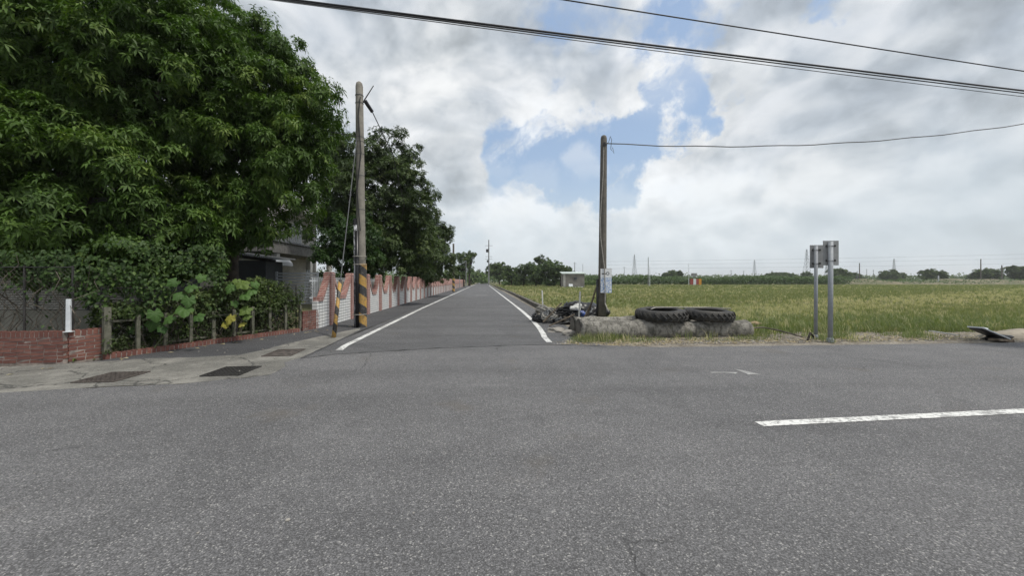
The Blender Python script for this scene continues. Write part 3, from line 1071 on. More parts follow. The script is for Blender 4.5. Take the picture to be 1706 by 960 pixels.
# louvred outbuilding in the shade behind
lw = thing('louvred_building', 'shaded outbuilding with pale horizontal louvre slats behind the brick wall', 'building', (-12.0, 9.4, 0))
MB().box((0, 0.9, 1.7), (5.4, 1.6, 3.4)).build('wall', M['roof_dark'], lw)
MB().box((0, 0.03, 0.38), (5.5, 0.14, 0.76)).build('low_wall', M['wall_low'], lw)
for i in range(30):
    MB().box((0, 0.02, 0.80 + i * 0.062), (5.3, 0.05, 0.030), rx=0.5).build('slat', M['slat'], lw)
for i in range(5):
    MB().box((-2.6 + i * 1.3, -0.02, 1.7), (0.05, 0.05, 1.9)).build('mullion', M['roof_dark'], lw)
MB().box((0, 0.8, 3.46), (5.9, 2.4, 0.12)).build('roof', M['roof_dark'], lw)

# ------------------------------------------------------------------ tiled wall along the side road
RD = math.atan2(1, -0.0774)
wt = thing('tiled_wall', 'long white tiled garden wall with red tiled pillars and dipping red coping', 'wall', P(-5.25, 12.7), RD)
MOD = 2.0 * math.hypot(1, 0.0774) * 0.995
PW = 0.17
prof = [(PW, 1.62), (0.72, 0.92), (MOD - 0.72, 0.92), (MOD - PW, 1.62)]
panel = MB().slab([(PW - .02, 0.07, -0.05), (MOD - PW + .02, 0.07, -0.05), (MOD - PW + .02, 0.07, 1.56), (MOD - 0.70, 0.07, 0.86), (0.70, 0.07, 0.86), (PW - .02, 0.07, 1.56)], (0, -0.14, 0)).mesh('panel', M['white_tile'])


def coping_mesh(pts, th=0.125, dp=0.20):
    m_ = MB()
    up, lo = [], []
    for (x, z) in pts:
        up.append((x, z + th * 0.55))
        lo.append((x, z - th * 0.55))
    poly = lo + up[::-1]
    n = len(pts)
    vs = [(x, dp / 2, z) for x, z in lo] + [(x, dp / 2, z) for x, z in up] + [(x, -dp / 2, z) for x, z in lo] + [(x, -dp / 2, z) for x, z in up]
    fs = []
    for i in range(n - 1):
        fs += [(i, i + 1, n + i + 1, n + i), (2 * n + i + 1, 2 * n + i, 3 * n + i, 3 * n + i + 1), (n + i, n + i + 1, 3 * n + i + 1, 3 * n + i), (2 * n + i, 2 * n + i + 1, i + 1, i)]
    fs += [(0, n, 3 * n, 2 * n), (n - 1, 3 * n - 1, 4 * n - 1, 2 * n - 1)]
    m_.add(vs, fs)
    return m_


cop = coping_mesh(prof).mesh('coping', M['red_tile'])
pil_m = MB().box((0, 0, 0.83), (2 * PW, 0.26, 1.78)).mesh('pillar', M['red_tile'])
cap_m = MB().add([(-.17, -.15, 1.72), (.17, -.15, 1.72), (.17, .15, 1.72), (-.17, .15, 1.72), (-.12, -.10, 1.80), (.12, -.10, 1.80), (.12, .10, 1.80), (-.12, .10, 1.80)],
                 [(0, 3, 2, 1), (4, 5, 6, 7), (0, 1, 5, 4), (1, 2, 6, 5), (2, 3, 7, 6), (3, 0, 4, 7)]).mesh('pillar_cap', M['red_tile'])
NMOD = 46
for i in range(NMOD):
    o = bpy.data.objects.new('pillar', pil_m)
    o.location = (i * MOD, 0, 0)
    put(o, wt)
    c = bpy.data.objects.new('cap', cap_m)
    put(c, o)
    o = bpy.data.objects.new('panel', panel)
    o.location = (i * MOD, 0, 0)
    put(o, wt)
    o = bpy.data.objects.new('coping', cop)
    o.location = (i * MOD, 0, 0)
    put(o, wt)
fp = MB().slab([(-1.12, 0.07, -.05), (-PW + .02, 0.07, -.05), (-PW + .02, 0.07, 1.56), (-0.55, 0.07, 1.0), (-0.72, 0.07, 0.86), (-1.12, 0.07, 0.86)], (0, -.14, 0))
fp.build('panel', M['white_tile'], wt)
coping_mesh([(-1.0, 0.92), (-0.72, 0.92), (-PW, 1.62)]).build('coping', M['red_tile'], wt)

# white bars behind the dips of the wall
rl = thing('metal_railing', 'white upright bar railing showing behind the dips of the tiled wall', 'railing', P(-5.55, 12.0), RD)
for i in range(64):
    MB().box((0.1 + i * 0.125, 0, 0.82), (0.022, 0.022, 1.6)).build('bar', M['white_pt'], rl)
for zz in (0.95, 1.50):
    MB().box((4.0, 0.024, zz), (8.1, 0.02, 0.04)).build('rail', M['white_pt'], rl)
gt = thing('bar_gate', 'grey gate of horizontal bars beside the end of the tiled wall', 'gate', (-7.55, 12.4, 0), 0.12)
for i in range(11):
    MB().box((0.35, 0, 0.75 + i * 0.1), (1.3, 0.03, 0.05)).build('bar', M['steel'], gt)
for xx in (-0.3, 1.0):
    MB().box((xx, 0.04, 0.9), (0.06, 0.05, 1.8)).build('post', M['steel'], gt)

# ------------------------------------------------------------------ garden shed and house
sh = thing('garden_shed', 'charcoal box shed with a corrugated lean-to roof behind the hedge', 'shed', (-10.35, 14.6, 0), 0.10)
MB().box((0.1, 0.7, 1.15), (1.05, 1.3, 2.3)).build('wall', M['shed_dark'], sh, bevel=0.01)
MB().box((-0.95, 0.9, 1.05), (0.95, 1.0, 2.1)).build('lean_to', M['black_pt'], sh, bevel=0.01)
m_ = MB()
nc = 26
top, bot = [], []
for i in range(nc * 2 + 1):
    x = -0.95 + i * (2.0 / (nc * 2))
    z = 2.62 - (x + 0.95) * 0.13 + (0.022 if i % 2 else -0.022)
    top.append(((x, -0.25, z), (x, 1.6, z + 0.08)))
for (p0, p1), (q0, q1) in zip(top[:-1], top[1:]):
    m_.slab([p0, q0, q1, p1], (0, 0, -0.02))
m_.build('roof', M['roof_dark'], sh)
MB().box((0.05, 0.0, 2.40), (1.95, 0.06, 0.10), ry=0.13).build('fascia', M['black_pt'], sh)

hs = thing('house', 'grey and white two storey house with a tiled porch roof among the trees', 'house', P(-12.0, 20.5), RD)
# local x runs along the road away from the camera, local y points left (away from the road)
MB().box((5.0, 4.6, 3.4), (10.0, 6.0, 6.8)).build('wall', M['house'], hs)
MB().box((4.7, 0.9, 3.42), (9.8, 2.2, 0.62)).build('porch_slab', M['house_grey'], hs, bevel=0.02)
pr = MB()
for i in range(24):
    MB().box((0.0 + i * 0.4, -0.12, 3.82), (0.34, 0.32, 0.07), rx=0.5).build('roof_tile', M['roof_dark'], hs)
MB().box((4.0, 1.5, 5.2), (2.3, 0.12, 2.2)).build('upper_wall', M['house_w'], hs)
f_ = MB().box((6.2, 1.46, 4.75), (1.9, 0.10, 1.7)).build('window', M['house_w'], hs)
MB().box((5.75, 1.40, 4.75), (0.8, 0.03, 1.5)).build('pane', M['glass'], f_)
MB().box((6.65, 1.40, 4.75), (0.8, 0.03, 1.5)).build('pane', M['glass'], f_)
MB().box((7.0, 1.0, 6.2), (6.0, 1.6, 0.22)).build('balcony_slab', M['house_w'], hs)
MB().box((7.0, 0.25, 6.75), (6.0, 0.10, 0.85)).build('balcony_wall', M['house_w'], hs)
dr = MB().box((3.6, 1.55, 1.25), (1.3, 0.12, 2.5)).build('door', M['black_pt'], hs)
MB().box((2.9, 1.5, 1.3), (0.12, 0.16, 2.6)).build('frame', M['house_w'], dr)
for xx in (1.2, 5.4, 8.8):
    MB().box((xx, 0.1, 1.55), (0.32, 0.32, 3.1)).build('pillar', M['house_w'], hs)
aw = MB()
for i in range(9):
    a0, a1 = math.pi * i / 9, math.pi * (i + 1) / 9
    aw.slab([(1.6, 0.2 - 0.9 * math.cos(a0), 2.35 + 0.55 * math.sin(a0)), (1.6, 0.2 - 0.9 * math.cos(a1), 2.35 + 0.55 * math.sin(a1)),
             (-0.4, 0.2 - 0.9 * math.cos(a1), 2.35 + 0.55 * math.sin(a1)), (-0.4, 0.2 - 0.9 * math.cos(a0), 2.35 + 0.55 * math.sin(a0))], (0, 0, 0.03))
aw.build('awning', M['steel'], hs)
MB().tube([(2.9, -0.6, 0.2), (3.6, -0.6, 2.2)], 0.05, 6).build('handrail', M['white_pt'], hs)
MB().tube([(3.2, -0.6, 0.2), (3.9, -0.6, 2.2)], 0.05, 6).build('handrail', M['white_pt'], hs)

# ================================================================== STREET FURNITURE
def ring(pts_c, r, z, n=14):
    return [Vector((pts_c[0] + r * math.cos(6.2832 * i / n), pts_c[1] + r * math.sin(6.2832 * i / n), z)) for i in range(n + 1)]


# --- left utility pole with conduit, hazard paint, guy
LP = Vector((-4.86, 12.05, 0))
lpole = thing('utility_pole', 'tall concrete utility pole with yellow and black painted foot beside the road', 'pole', LP)
MB().tube([(0, 0, -0.1), (-.03, 0, 2.5), (-.06, 0, 5.5), (-.085, 0, 7.80), (-.086, 0, 7.90), (-.086, 0, 7.95)], [0.148, 0.140, 0.128, 0.114, 0.095, 0.045], 20).build('shaft', M['pole_conc'], lpole, smooth=True)
sl = bpy.data.objects.new('hazard_band', MB().tube([(0, 0, 0.0), (0, 0, 2.05)], [0.153, 0.147], 24, False).mesh('hazard_band', stripe_mat('hazard_paint', 0.62, 0.62), True))
put(sl, lpole)
MB().tube([(-0.15, -0.12, 0.0), (-0.16, -0.12, 3.35)], 0.055, 10).build('conduit', peeling_mat(), lpole, smooth=True)
MB().tube([(-0.07, -0.20, 0.0), (-0.08, -0.19, 3.1)], 0.055, 10).build('conduit', M['black_pl'], lpole, smooth=True)
MB().tube([(-0.17, -0.12, 3.30), (-0.17, -0.12, 3.50)], [0.070, 0.055], 10).build('conduit_cap', M['black_pl'], lpole)
for zz in (0.42, 2.02, 2.28):
    MB().tube([p + Vector((-0.05, -0.05, 0)) for p in ring((0, 0), 0.205, zz)], 0.012, 5).build('strap', M['rope'], lpole)
for zz in (3.8, 4.9, 5.6, 6.0, 6.15, 7.25, 7.5):
    MB().tube([p + Vector((-0.06 * zz / 5.5, 0, 0)) for p in ring((0, 0), 0.137 - 0.004 * (zz - 4), zz)], 0.009, 5).build('strap', M['cable_grey'], lpole)
MB().tube([(0.02, -0.17, 3.1), (-0.10, -0.15, 4.4), (0.03, -0.14, 5.6), (-0.06, -0.14, 6.8), (0.0, -0.13, 7.4)], 0.014, 6).build('riser_cable', M['cable'], lpole)
MB().tube([(0.04, 0, 7.30), (0.08, 0.06, 7.36), (0.25, 0.25, 7.08)], [0.03, 0.065, 0.055], 10).build('insulator', M['black_pl'], lpole)
MB().tube([(0.06, 0.02, 7.35), (0.34, 0.10, 7.88)], [0.020, 0.014], 6).build('bracket', M['iron'], lpole)
# drop cable from the pole into the garden behind
MB().tube([(-4.62, 12.3, 7.10), (-4.5, 14.0, 6.3), (-5.2, 18.0, 5.2), (-7.0, 23.0, 4.6)], 0.016, 5).build('drop_cable', M['cable'], None, label='thin dark cable falling from the top of the tall pole into the trees', cat='cable')

# --- guy wire with striped guard
gA = G(556, 563)
gB = LP + Vector((-0.12, -0.1, 6.1))
gd = (gB - gA)
gw = thing('guy_wire', 'stay wire with a yellow and black striped guard in front of the utility pole', 'guy wire', gA)
MB().tube([(0, 0, -0.05), gd], 0.013, 5).build('wire', M['cable_grey'], gw)
g2 = MB()
q = gd.normalized()
gu = bpy.data.objects.new('guard', MB().tube([(0, 0, 0), (0, 0, 1.62)], [0.056, 0.048], 14).mesh('guard', stripe_mat('guard_paint', 0.46, 0.30), True))
gu.rotation_mode = 'QUATERNION'
gu.rotation_quaternion = q.to_track_quat('Z', 'Y')
put(gu, gw)

# --- right utility pole with notice and hanging cable
RP = Vector((3.02, 12.5, 0))
rpole = thing('utility_pole', 'darker concrete utility pole by the field with a notice tied on', 'pole', RP)
MB().tube([(0, 0, -0.1), (0.02, 0, 2.2), (0.06, 0, 5.9), (0.062, 0, 6.28), (0.063, 0, 6.36), (0.063, 0, 6.39)], [0.142, 0.130, 0.108, 0.104, 0.085, 0.04], 18).build('shaft', M['pole_dark'], rpole, smooth=True)
for zz in (2.9, 3.75, 4.6, 6.05):
    MB().tube(ring((0.01 * zz, 0), 0.136 - 0.0045 * zz, zz), 0.007, 5).build('strap', M['cable_grey'], rpole)
MB().tube([(0.03, -0.12, 6.0), (0.0, -0.16, 5.0), (-0.09, -0.16, 3.6), (-0.08, -0.17, 2.9), (0.04, -0.19, 1.9), (0.06, -0.2, 1.2), (0.05, -0.22, 0.75), (0.12, -0.4, 0.5)], 0.016, 6).build('hanging_cable', M['rope'], rpole)
MB().box((0.05, -0.1, 6.04), (0.07, 0.10, 0.14)).build('insulator', M['black_pl'], rpole)
MB().tube([(0.10, -0.1, 6.08), (0.2, -0.08, 6.12), (0.26, -0.1, 6.32), (0.3, -0.1, 6.2), (0.27, -0.1, 5.9), (0.38, -0.1, 5.75), (0.33, -0.1, 5.95)], 0.010, 5).build('cable_tail', M['cable_grey'], rpole)
MB().tube([(-0.13, 0.02, 0.0), (-0.14, 0.02, 1.55)], 0.05, 8).build('conduit', M['black_pl'], rpole, smooth=True)
nt = thing('notice_board', 'white notice with blue print tied to the right utility pole', 'notice', RP + Vector((0.10, -0.165, 1.50)))
MB().box((0, 0, 0.0), (0.37, 0.012, 0.80)).build('sheet', poster_mat(), nt)
MB().box((0, 0.012, 0.40), (0.38, 0.014, 0.02)).build('batten', M['wood'], nt)

# --- two road signs seen from behind
def road_sign(loc, H, pw, ph, pr, label, dx):
    t = thing('road_sign', label, 'sign', loc, 0.0, 'signs seen from behind at the road edge')
    MB().tube([(0, 0, -0.1), (0.01, 0, H)], pr, 14).build('post', M['steel'], t, smooth=True)
    MB().tube([(0, 0, 0), (0, 0, 0.09), (0, 0, 0.1)], [pr * 1.5, pr * 1.3, pr], 12).build('foot', M['steel'], t)
    p_ = MB().box((dx, 0.055, H - ph / 2 + 0.03), (pw, 0.012, ph), rz=-0.08).build('panel', M['sign_back'], t, bevel=0.002)
    for zz in (0.12, ph - 0.13):
        MB().box((dx * 0.7, 0.032, H - ph + zz + 0.03), (pw * 0.62, 0.022, 0.045), rz=-0.08).build('bracket', M['iron'], p_)
        MB().tube(ring((0, 0), pr + 0.008, H - ph + zz + 0.03), 0.010, 5).build('clamp', M['steel'], p_)
    return t


road_sign((7.80, 9.12, 0), 2.46, 0.36, 0.61, 0.052, 'taller blank-backed road sign on a thick steel post nearest the road', 0.06)
road_sign((7.85, 9.62, 0), 2.40, 0.33, 0.60, 0.040, 'slimmer blank-backed road sign just behind the taller one', 0.07)

# --- two old concrete poles lying on the verge
lm = log_mat()


def lying_pole(name, label, a, bq, r0, r1, hollow=0.6, group='old concrete poles lying on the verge'):
    a, bq = Vector(a), Vector(bq)
    t = thing(name, label, 'concrete pole', a, 0, group)
    d = bq - a
    n = 26
    m_ = MB()
    pts = [d * (i / n) + Vector((0, 0, random.uniform(-.006, .006))) for i in range(n + 1)]
    rad = [r0 + (r1 - r0) * i / n + random.uniform(-.006, .006) for i in range(n + 1)]
    pts += [d * 1.012, d * 1.02]
    rad += [rad[-1] * 0.9, rad[-1] * 0.62]
    pts = [d * -0.001 + Vector((0, 0, 0))] + pts
    rad = [r0 * 0.93] + rad
    m_.tube(pts, rad, 26, False)
    ax_ = d.normalized()
    for v in m_.v:
        ctr = ax_ * v.dot(ax_)
        r_ = (v - ctr)
        f = 0.030 * math.sin(v.x * 3.1 + 5 * v.z) + 0.022 * math.sin(v.x * 9.7 + v.y * 13 + v.z * 7) + random.uniform(-.012, .010)
        if math.sin(v.x * 2.3 + 1.0) > 0.86:
            f -= 0.05
        v += r_ * f * 2.0
    m_.build('shell', lm, t, smooth=True)
    e = MB()
    u = d.normalized()
    e.tube([d * -0.001, u * 0.02, u * 0.25], [r0 * 0.93, r0 * hollow, r0 * hollow * 0.95], 26, True)
    e.build('hollow_end', M['pole_dark'], t, smooth=False)
    e2 = MB().tube([d * 1.0195, d * 1.0205], [r1 * 0.62, r1 * 0.2], 20, True)
    e2.build('broken_end', lm, t)
    return t


lying_pole('concrete_pole', 'thick old concrete pole lying along the verge, nearest the road', (1.78, 9.98, 0.17), (6.48, 10.32, 0.13), 0.285, 0.27)
lying_pole('concrete_pole', 'old concrete pole lying behind another one under the two tyres', (1.72, 10.62, 0.20), (6.35, 10.95, 0.20), 0.285, 0.27)


# --- tractor tyres
def tyre(loc, r, w, tilt, label):
    t = thing('tractor_tyre', label, 'tyre', loc, 0, 'old tractor tyres lying on the concrete poles')
    t.rotation_euler = tilt
    ri = r * 0.60
    prof = [(ri, 0.04), (ri + 0.03, 0.0), (r * 0.78, -0.012), (r * 0.93, 0.02), (r - 0.02, 0.07), (r, w * 0.5), (r - 0.02, w - 0.07), (r * 0.93, w - 0.02), (r * 0.78, w + 0.012), (ri + 0.03, w), (ri, w - 0.04),
            (ri + 0.05, w - 0.06), (r * 0.90, w - 0.07), (r * 0.95, w * 0.5), (r * 0.90, 0.07), (ri + 0.05, 0.06)]
    MB().lathe(prof, sides=48).build('carcass', M['rubber'], t, smooth=True)
    m_ = MB()
    nl = 26
    for i in range(nl):
        for side in (0, 1):
            a0 = 6.2832 * (i + 0.5 * side) / nl
            pts = []
            for f in np.linspace(0, 1, 4):
                a = a0 + f * 0.20
                z = (0.035 + f * w * 0.47) if side == 0 else (w - 0.035 - f * w * 0.47)
                rr = r + 0.004 - 0.03 * (1 - f) ** 3
                pts.append((rr * math.cos(a), rr * math.sin(a), z))
            m_.tube(pts, [0.030, 0.030, 0.028, 0.022], 4)
    m_.build('tread', M['rubber'], t, kind='stuff')
    return t


tyre((4.14, 10.34, 0.425), 0.67, 0.29, (R(3), R(-1), 0.1), 'larger black tractor tyre lying flat, left of the two')
tyre((5.50, 10.44, 0.415), 0.64, 0.28, (R(3), R(1), 0.15), 'smaller black tractor tyre lying flat, right of the two')
MB().tube([(3.75, 10.05, 0.735), (4.0, 10.4, 0.75), (4.5, 10.5, 0.755), (5.1, 10.45, 0.75), (5.6, 10.6, 0.745), (6.0, 10.2, 0.735)], 0.016, 5).build('tyre_cord', M['rope'], None, label='pale cord lying across the tops of both tyres', cat='cord')


# --- drain grates and cover in the apron
def grate(name, label, c, sx, sy, rz, nx, ny, mat, slots=False):
    t = thing(name, label, 'drain', (c[0], c[1], 0.010), rz)
    MB().box((0, 0, -0.004), (sx, sy, 0.012)).build('pit', M['black_pt'] if not slots else mat, t)
    for sgn in (-1, 1):
        MB().box((0, sgn * (sy / 2 - 0.012), 0.008), (sx, 0.024, 0.014)).build('frame', mat, t)
        MB().box((sgn * (sx / 2 - 0.012), 0, 0.008), (0.024, sy - 0.05, 0.0135)).build('frame', mat, t)
    if not slots:
        for i in range(1, nx):
            MB().box((-sx / 2 + sx * i / nx, 0, 0.007), (0.018, sy - 0.05, 0.012)).build('bar', mat, t)
        for i in range(1, ny):
            MB().box((0, -sy / 2 + sy * i / ny, 0.0065), (sx - 0.05, 0.016, 0.0115)).build('bar', mat, t)
    else:
        for i in range(3):
            for j in (-1, 1):
                MB().box((-sx / 2 + sx * (i + 0.5) / 3, j * sy * 0.22, 0.0035), (sx * 0.20, 0.035, 0.004)).build('slot', M['black_pt'], t)


grate('drain_grate', 'dark iron grid drain grate on the bright end of the concrete apron', G(387, 620), 0.58, 0.62, 0.10, 9, 8, M['iron'])
grate('drain_grate', 'brownish iron grid drain grate farther left on the concrete apron', G(188, 630), 0.58, 0.62, 0.10, 9, 8, M['iron_rust'])
grate('manhole_cover', 'reddish slotted drain cover near the striped guy guard', G(474, 589), 0.55, 0.72, 0.15, 0, 0, M['iron_rust'], True)

# ================================================================== RUBBISH BY THE DITCH
PILE = Vector((2.2, 13.6, 0))


def coil(c, r, turns, tube_r, label, tilt, mat):
    pts = []
    n = turns * 18
    ph = random.random() * 6
    for i in range(n):
        a = 6.2832 * i / 18 + ph
        rr = r * (1 + 0.16 * math.sin(2 * a + i * 0.21) + random.uniform(-.05, .05))
        pts.append(Vector((rr * math.cos(a), rr * 0.8 * math.sin(a), 0.05 + 0.18 * i / n + 0.04 * math.sin(1.7 * a + i))))
    t = MB().tube(pts, tube_r, 6).build('hose_coil', mat, None, smooth=True, label=label, cat='hose', group='hoses heaped beside the ditch')
    t.location = c
    t.rotation_euler = tilt


where = ['at the left end of the heap by the ditch', 'low in front of the heap', 'on top of the middle of the heap', 'under the blue bag in the heap', 'behind the white pipe stake',
         'against the foot of the right pole', 'at the back of the heap', 'beside the leaning planks', 'sagging over the ditch kerb']
where += ['of pale grey pipe at the ditch end of the heap', 'of pale grey pipe in front of the netting bundle']
spots = [(-1.05, 0.25, .05, .42), (-.35, -.45, .03, .40), (-.1, .1, .35, .40), (.15, -.5, .03, .30), (.35, .15, .22, .42), (.75, .0, .20, .36), (.1, .6, .2, .46), (.60, -.35, .05, .34), (-.75, -.15, .12, .36), (-1.0, .1, .22, .33), (-.85, -.25, .06, .30)]
for (x, y, z, r), wh in zip(spots, where):
    coil(PILE + Vector((x, y, z)), r, 7, 0.026, 'tangled hose coil ' + wh, (random.uniform(-.55, .6), random.uniform(-.55, .55), random.random() * 3), M['rope'] if 'pale' in wh else random.choice([M['black_pl'], M['black_pl'], M['cable_grey']]))


def lump(name, c, sx, sy, sz, mat, label, cat, seed, amp=0.30, sub=3):
    import bmesh
    bm = bmesh.new()
    bmesh.ops.create_icosphere(bm, subdivisions=sub, radius=1)
    rr = np.random.default_rng(seed)
    ks = rr.normal(size=(7, 3)) * 2.6
    ph = rr.random(7) * 6
    for v in bm.verts:
        f = sum(math.sin(float(ks[i] @ np.array(v.co)) + ph[i]) for i in range(7)) / 7
        v.co = v.co * (1 + amp * f * 1.6)
        v.co = Vector((v.co.x * sx, v.co.y * sy, max(v.co.z, -0.55) * sz))
    me = bpy.data.meshes.new(name)
    bm.to_mesh(me)
    bm.free()
    me.materials.append(mat)
    o = bpy.data.objects.new(name, me)
    o.location = c
    return put(o, None, label, cat)


lump('black_sheeting', PILE + Vector((0.45, 0.35, 0.25)), 0.80, 0.42, 0.40, M['black_pl'], 'crumpled black plastic sheeting bulging from the heap by the pole', 'sheeting', 3, 0.38, 4)
lump('netting_bundle', PILE + Vector((-0.95, 0.35, 0.22)), 0.30, 0.30, 0.22, simple('grey_netting', (0.24, 0.25, 0.26), 0.8, 0.4, 25, bump=0.9), 'bundle of grey netting at the left end of the heap', 'netting', 5, 0.3, 4)
lump('white_bag', PILE + Vector((0.05, -0.30, 0.52)), 0.22, 0.16, 0.14, M['white_pl'], 'crumpled white plastic bag on the heap of hoses', 'bag', 8, 0.4)
lump('blue_bag', PILE + Vector((0.22, -0.62, 0.28)), 0.14, 0.12, 0.16, M['blue_pl'], 'small blue plastic bag in front of the heap of hoses', 'bag', 9, 0.4)
MB().tube([W(964, 527, 12.8) + Vector((0, 0, -.35)), W(966.5, 486, 12.8)], 0.030, 8).build('pipe_stake', M['white_pl'], None, label='white plastic pipe stake standing upright in the heap', cat='stake')
MB().tube([W(905, 512, 14.5) + Vector((0, 0, -.4)), W(903, 484, 14.6)], 0.026, 8).build('pipe_stake', M['white_pl'], None, label='pale stake leaning at the ditch end of the heap', cat='stake')
for a, bq, lab in ((W(975, 528, 12.6), W(994, 478, 12.75), 'weathered plank leaning steeply against the right utility pole'), (W(968, 530, 12.4), W(990, 495, 12.7), 'thin pale stick leaning beside the weathered plank'),
                   (W(905, 527, 12.9), W(936, 505, 13.2), 'dark board sloping over the hose heap'), (W(915, 533, 12.0), W(957, 524, 12.2), 'short beam lying before the hose heap')):
    a = Vector((a.x, a.y, max(a.z - .2, -0.02)))
    MB().box((a + bq) / 2, (0.03 + 0.03 * ('thin' not in lab), 0.03, (bq - a).length), rz=0, rx=0, ry=0).build('plank', M['wood'], None, label=lab, cat='plank')
    o = bpy.data.objects[[k_.name for k_ in COL.objects if k_.name.startswith('plank')][-1]]
    c = (a + bq) / 2
    for v in o.data.vertices:
        v.co = Vector(v.co) - c
    o.location = c
    o.rotation_mode = 'QUATERNION'
    o.rotation_quaternion = (bq - a).normalized().to_track_quat('Z', 'Y')
lump('rubble_block', (1.62, 10.25, 0.03), 0.22, 0.15, 0.12, M['stone'], 'broken concrete lump at the hollow pole ends', 'rubble', 21, 0.35)
lump('rubble_block', (1.30, 10.9, 0.03), 0.26, 0.14, 0.10, M['stone'], 'flat broken concrete slab left of the lying poles', 'rubble', 22, 0.35)


# boards on the right verge
def board(c, L, wd, th, rz, ry, rx, label, mat):
    t = MB().box((0, 0, 0), (L, wd, th), jit=0.012).build('board', mat, None, label=label, cat='board')
    t.location = c
    t.rotation_euler = (rx, ry, rz)
    return t


tb_ = thing('tilted_board', 'tilted white board propped on the verge at the right edge', 'board', W(1656, 557, 9.3))
MB().box((0, 0.10, 0.02), (0.82, 0.30, 0.026), ry=R(21), rx=R(-2), rz=0.06).build('face', M['white_pt'], tb_)
MB().box((0.0, 0.12, -0.012), (0.74, 0.24, 0.030), ry=R(21), rx=R(-2), rz=0.06).build('batten', M['black_pl'], tb_)  # black plate stands in for the shade on the board's underside
lump('shade_lump', W(1662, 566, 9.45) + Vector((0, 0, 0.02)), 0.34, 0.14, 0.10, M['black_pl'], 'dark lump added for the shaded gap under the tilted white board', 'dark lump', 61, 0.4)  # black lump added to fill the shaded gap below the board
board(W(1668, 566, 9.2) + Vector((0, 0, -.01)), 0.5, 0.20, 0.05, 0.2, R(6), R(-4), 'brown board lying at the low end of the tilted white board', M['wood'])
board(W(1572, 555, 9.9), 0.55, 0.12, 0.025, -0.35, R(9), R(-8), 'broken white slat lying on the verge', M['white_pt'])
board(W(1640, 549, 10.0), 0.35, 0.10, 0.02, 0.6, R(-9), 0.2, 'short pale splinter of wood behind the tilted board', M['white_pt'])
lump('sand_heap', (13.6, 9.9, -0.05), 0.9, 0.5, 0.27, simple('sand', (0.36, 0.32, 0.26), 0.95, 0.2, 4, bump=0.4), 'low heap of pale sand at the right edge of the verge', 'sand heap', 31, 0.2)
lump('straw_log', G(1258, 543) * 0.97 + Vector((0, 0, .10)), 0.20, 0.09, 0.08, simple('brown_husk', (0.33, 0.25, 0.15), 0.9, 0.2, 12), 'brown husk lying at the broken end of the concrete pole', 'husk', 33, 0.25)
MB().tube([(6.55, 10.2, 0.2), (6.9, 10.25, 0.22), (7.25, 10.1, 0.15), (7.5, 9.6, 0.05)], 0.022, 6).build('branch', M['twig'], None, label='thin dry branch at the right end of the concrete poles', cat='branch')
MB().tube([(7.35, 9.25, 0.03), (7.55, 9.42, 0.18), (7.75, 9.55, 0.05)], 0.025, 6).build('branch', M['bark'], None, label='bent dark branch at the foot of the sign posts', cat='branch')

# ================================================================== OVERHEAD WIRES
def wire(a, bq, sag, r, label, mat, n=28, wob=0.0):
    a, bq = Vector(a), Vector(bq)
    pts = []
    for i in range(n + 1):
        f = i / n
        q = a.lerp(bq, f)
        q.z -= sag * 4 * f * (1 - f)
        q.z += wob * math.sin(f * 60) * 0.5
        pts.append(q)
    return MB().tube(pts, r, 6).build('overhead_wire', mat, None, smooth=True, label=label, cat='wire', group='wires strung above the crossing road')


def through(p1, p2, e0, e1):
    """extend the straight line through two points by e0 / e1 times its length"""
    p1, p2 = Vector(p1), Vector(p2)
    return p1 - (p2 - p1) * e0, p2 + (p2 - p1) * e1


def hw(px, py, H):
    Z = F * H / (HY - py)
    return W(px, py, Z)


for (p1, p2, r, sag, lab, mt) in (
        (hw(470, -3, 5.0), hw(1706, 150, 5.0), 0.020, 0.10, 'thick black cable, upper of the close bundle across the sky', M['cable']),
        (hw(470, 0, 4.95), hw(1706, 154, 4.95), 0.013, 0.13, 'black cable just under the thick one in the bundle', M['cable']),
        (hw(470, 2, 4.9), hw(1706, 159, 4.9), 0.008, 0.20, 'thinnest and lowest wire of the bundle across the sky', M['cable_grey']),
        (hw(945, 0, 5.6), hw(1706, 118, 5.6), 0.013, 0.04, 'single wire above the bundle at the top right', M['cable'])):
    a, bq = through(p1, p2, 0.6, 0.9)
    a.z += 0.73 * sag
    bq.z += 0.8 * sag
    wire(a, bq, sag, r, lab, mt)
wire(RP + Vector((0.12, -0.1, 6.08)), (28.0, 14.5, 9.4), 0.95, 0.017, 'grey service wire sagging from the right pole toward the right edge', M['cable_grey'], 40, 0.03)
wire((-14.5, 8.0, 7.6), LP + Vector((-0.1, -0.05, 6.15)), 0.25, 0.012, 'thin dark wire crossing the front of the mango crown to the tall pole', M['cable'])

# ================================================================== TREES AND PLANTS
def limb(a, bq, r0, r1, n=7, wob=0.12):
    a, bq = Vector(a), Vector(bq)
    pts, rad = [], []
    for i in range(n + 1):
        f = i / n
        q = a.lerp(bq, f)
        k_ = wob * (bq - a).length * math.sin(math.pi * f)
        q += Vector((random.uniform(-1, 1), random.uniform(-1, 1), 0.5 * f)) * k_ * 0.5
        pts.append(q)
        rad.append(r0 + (r1 - r0) * f)
    return pts, rad


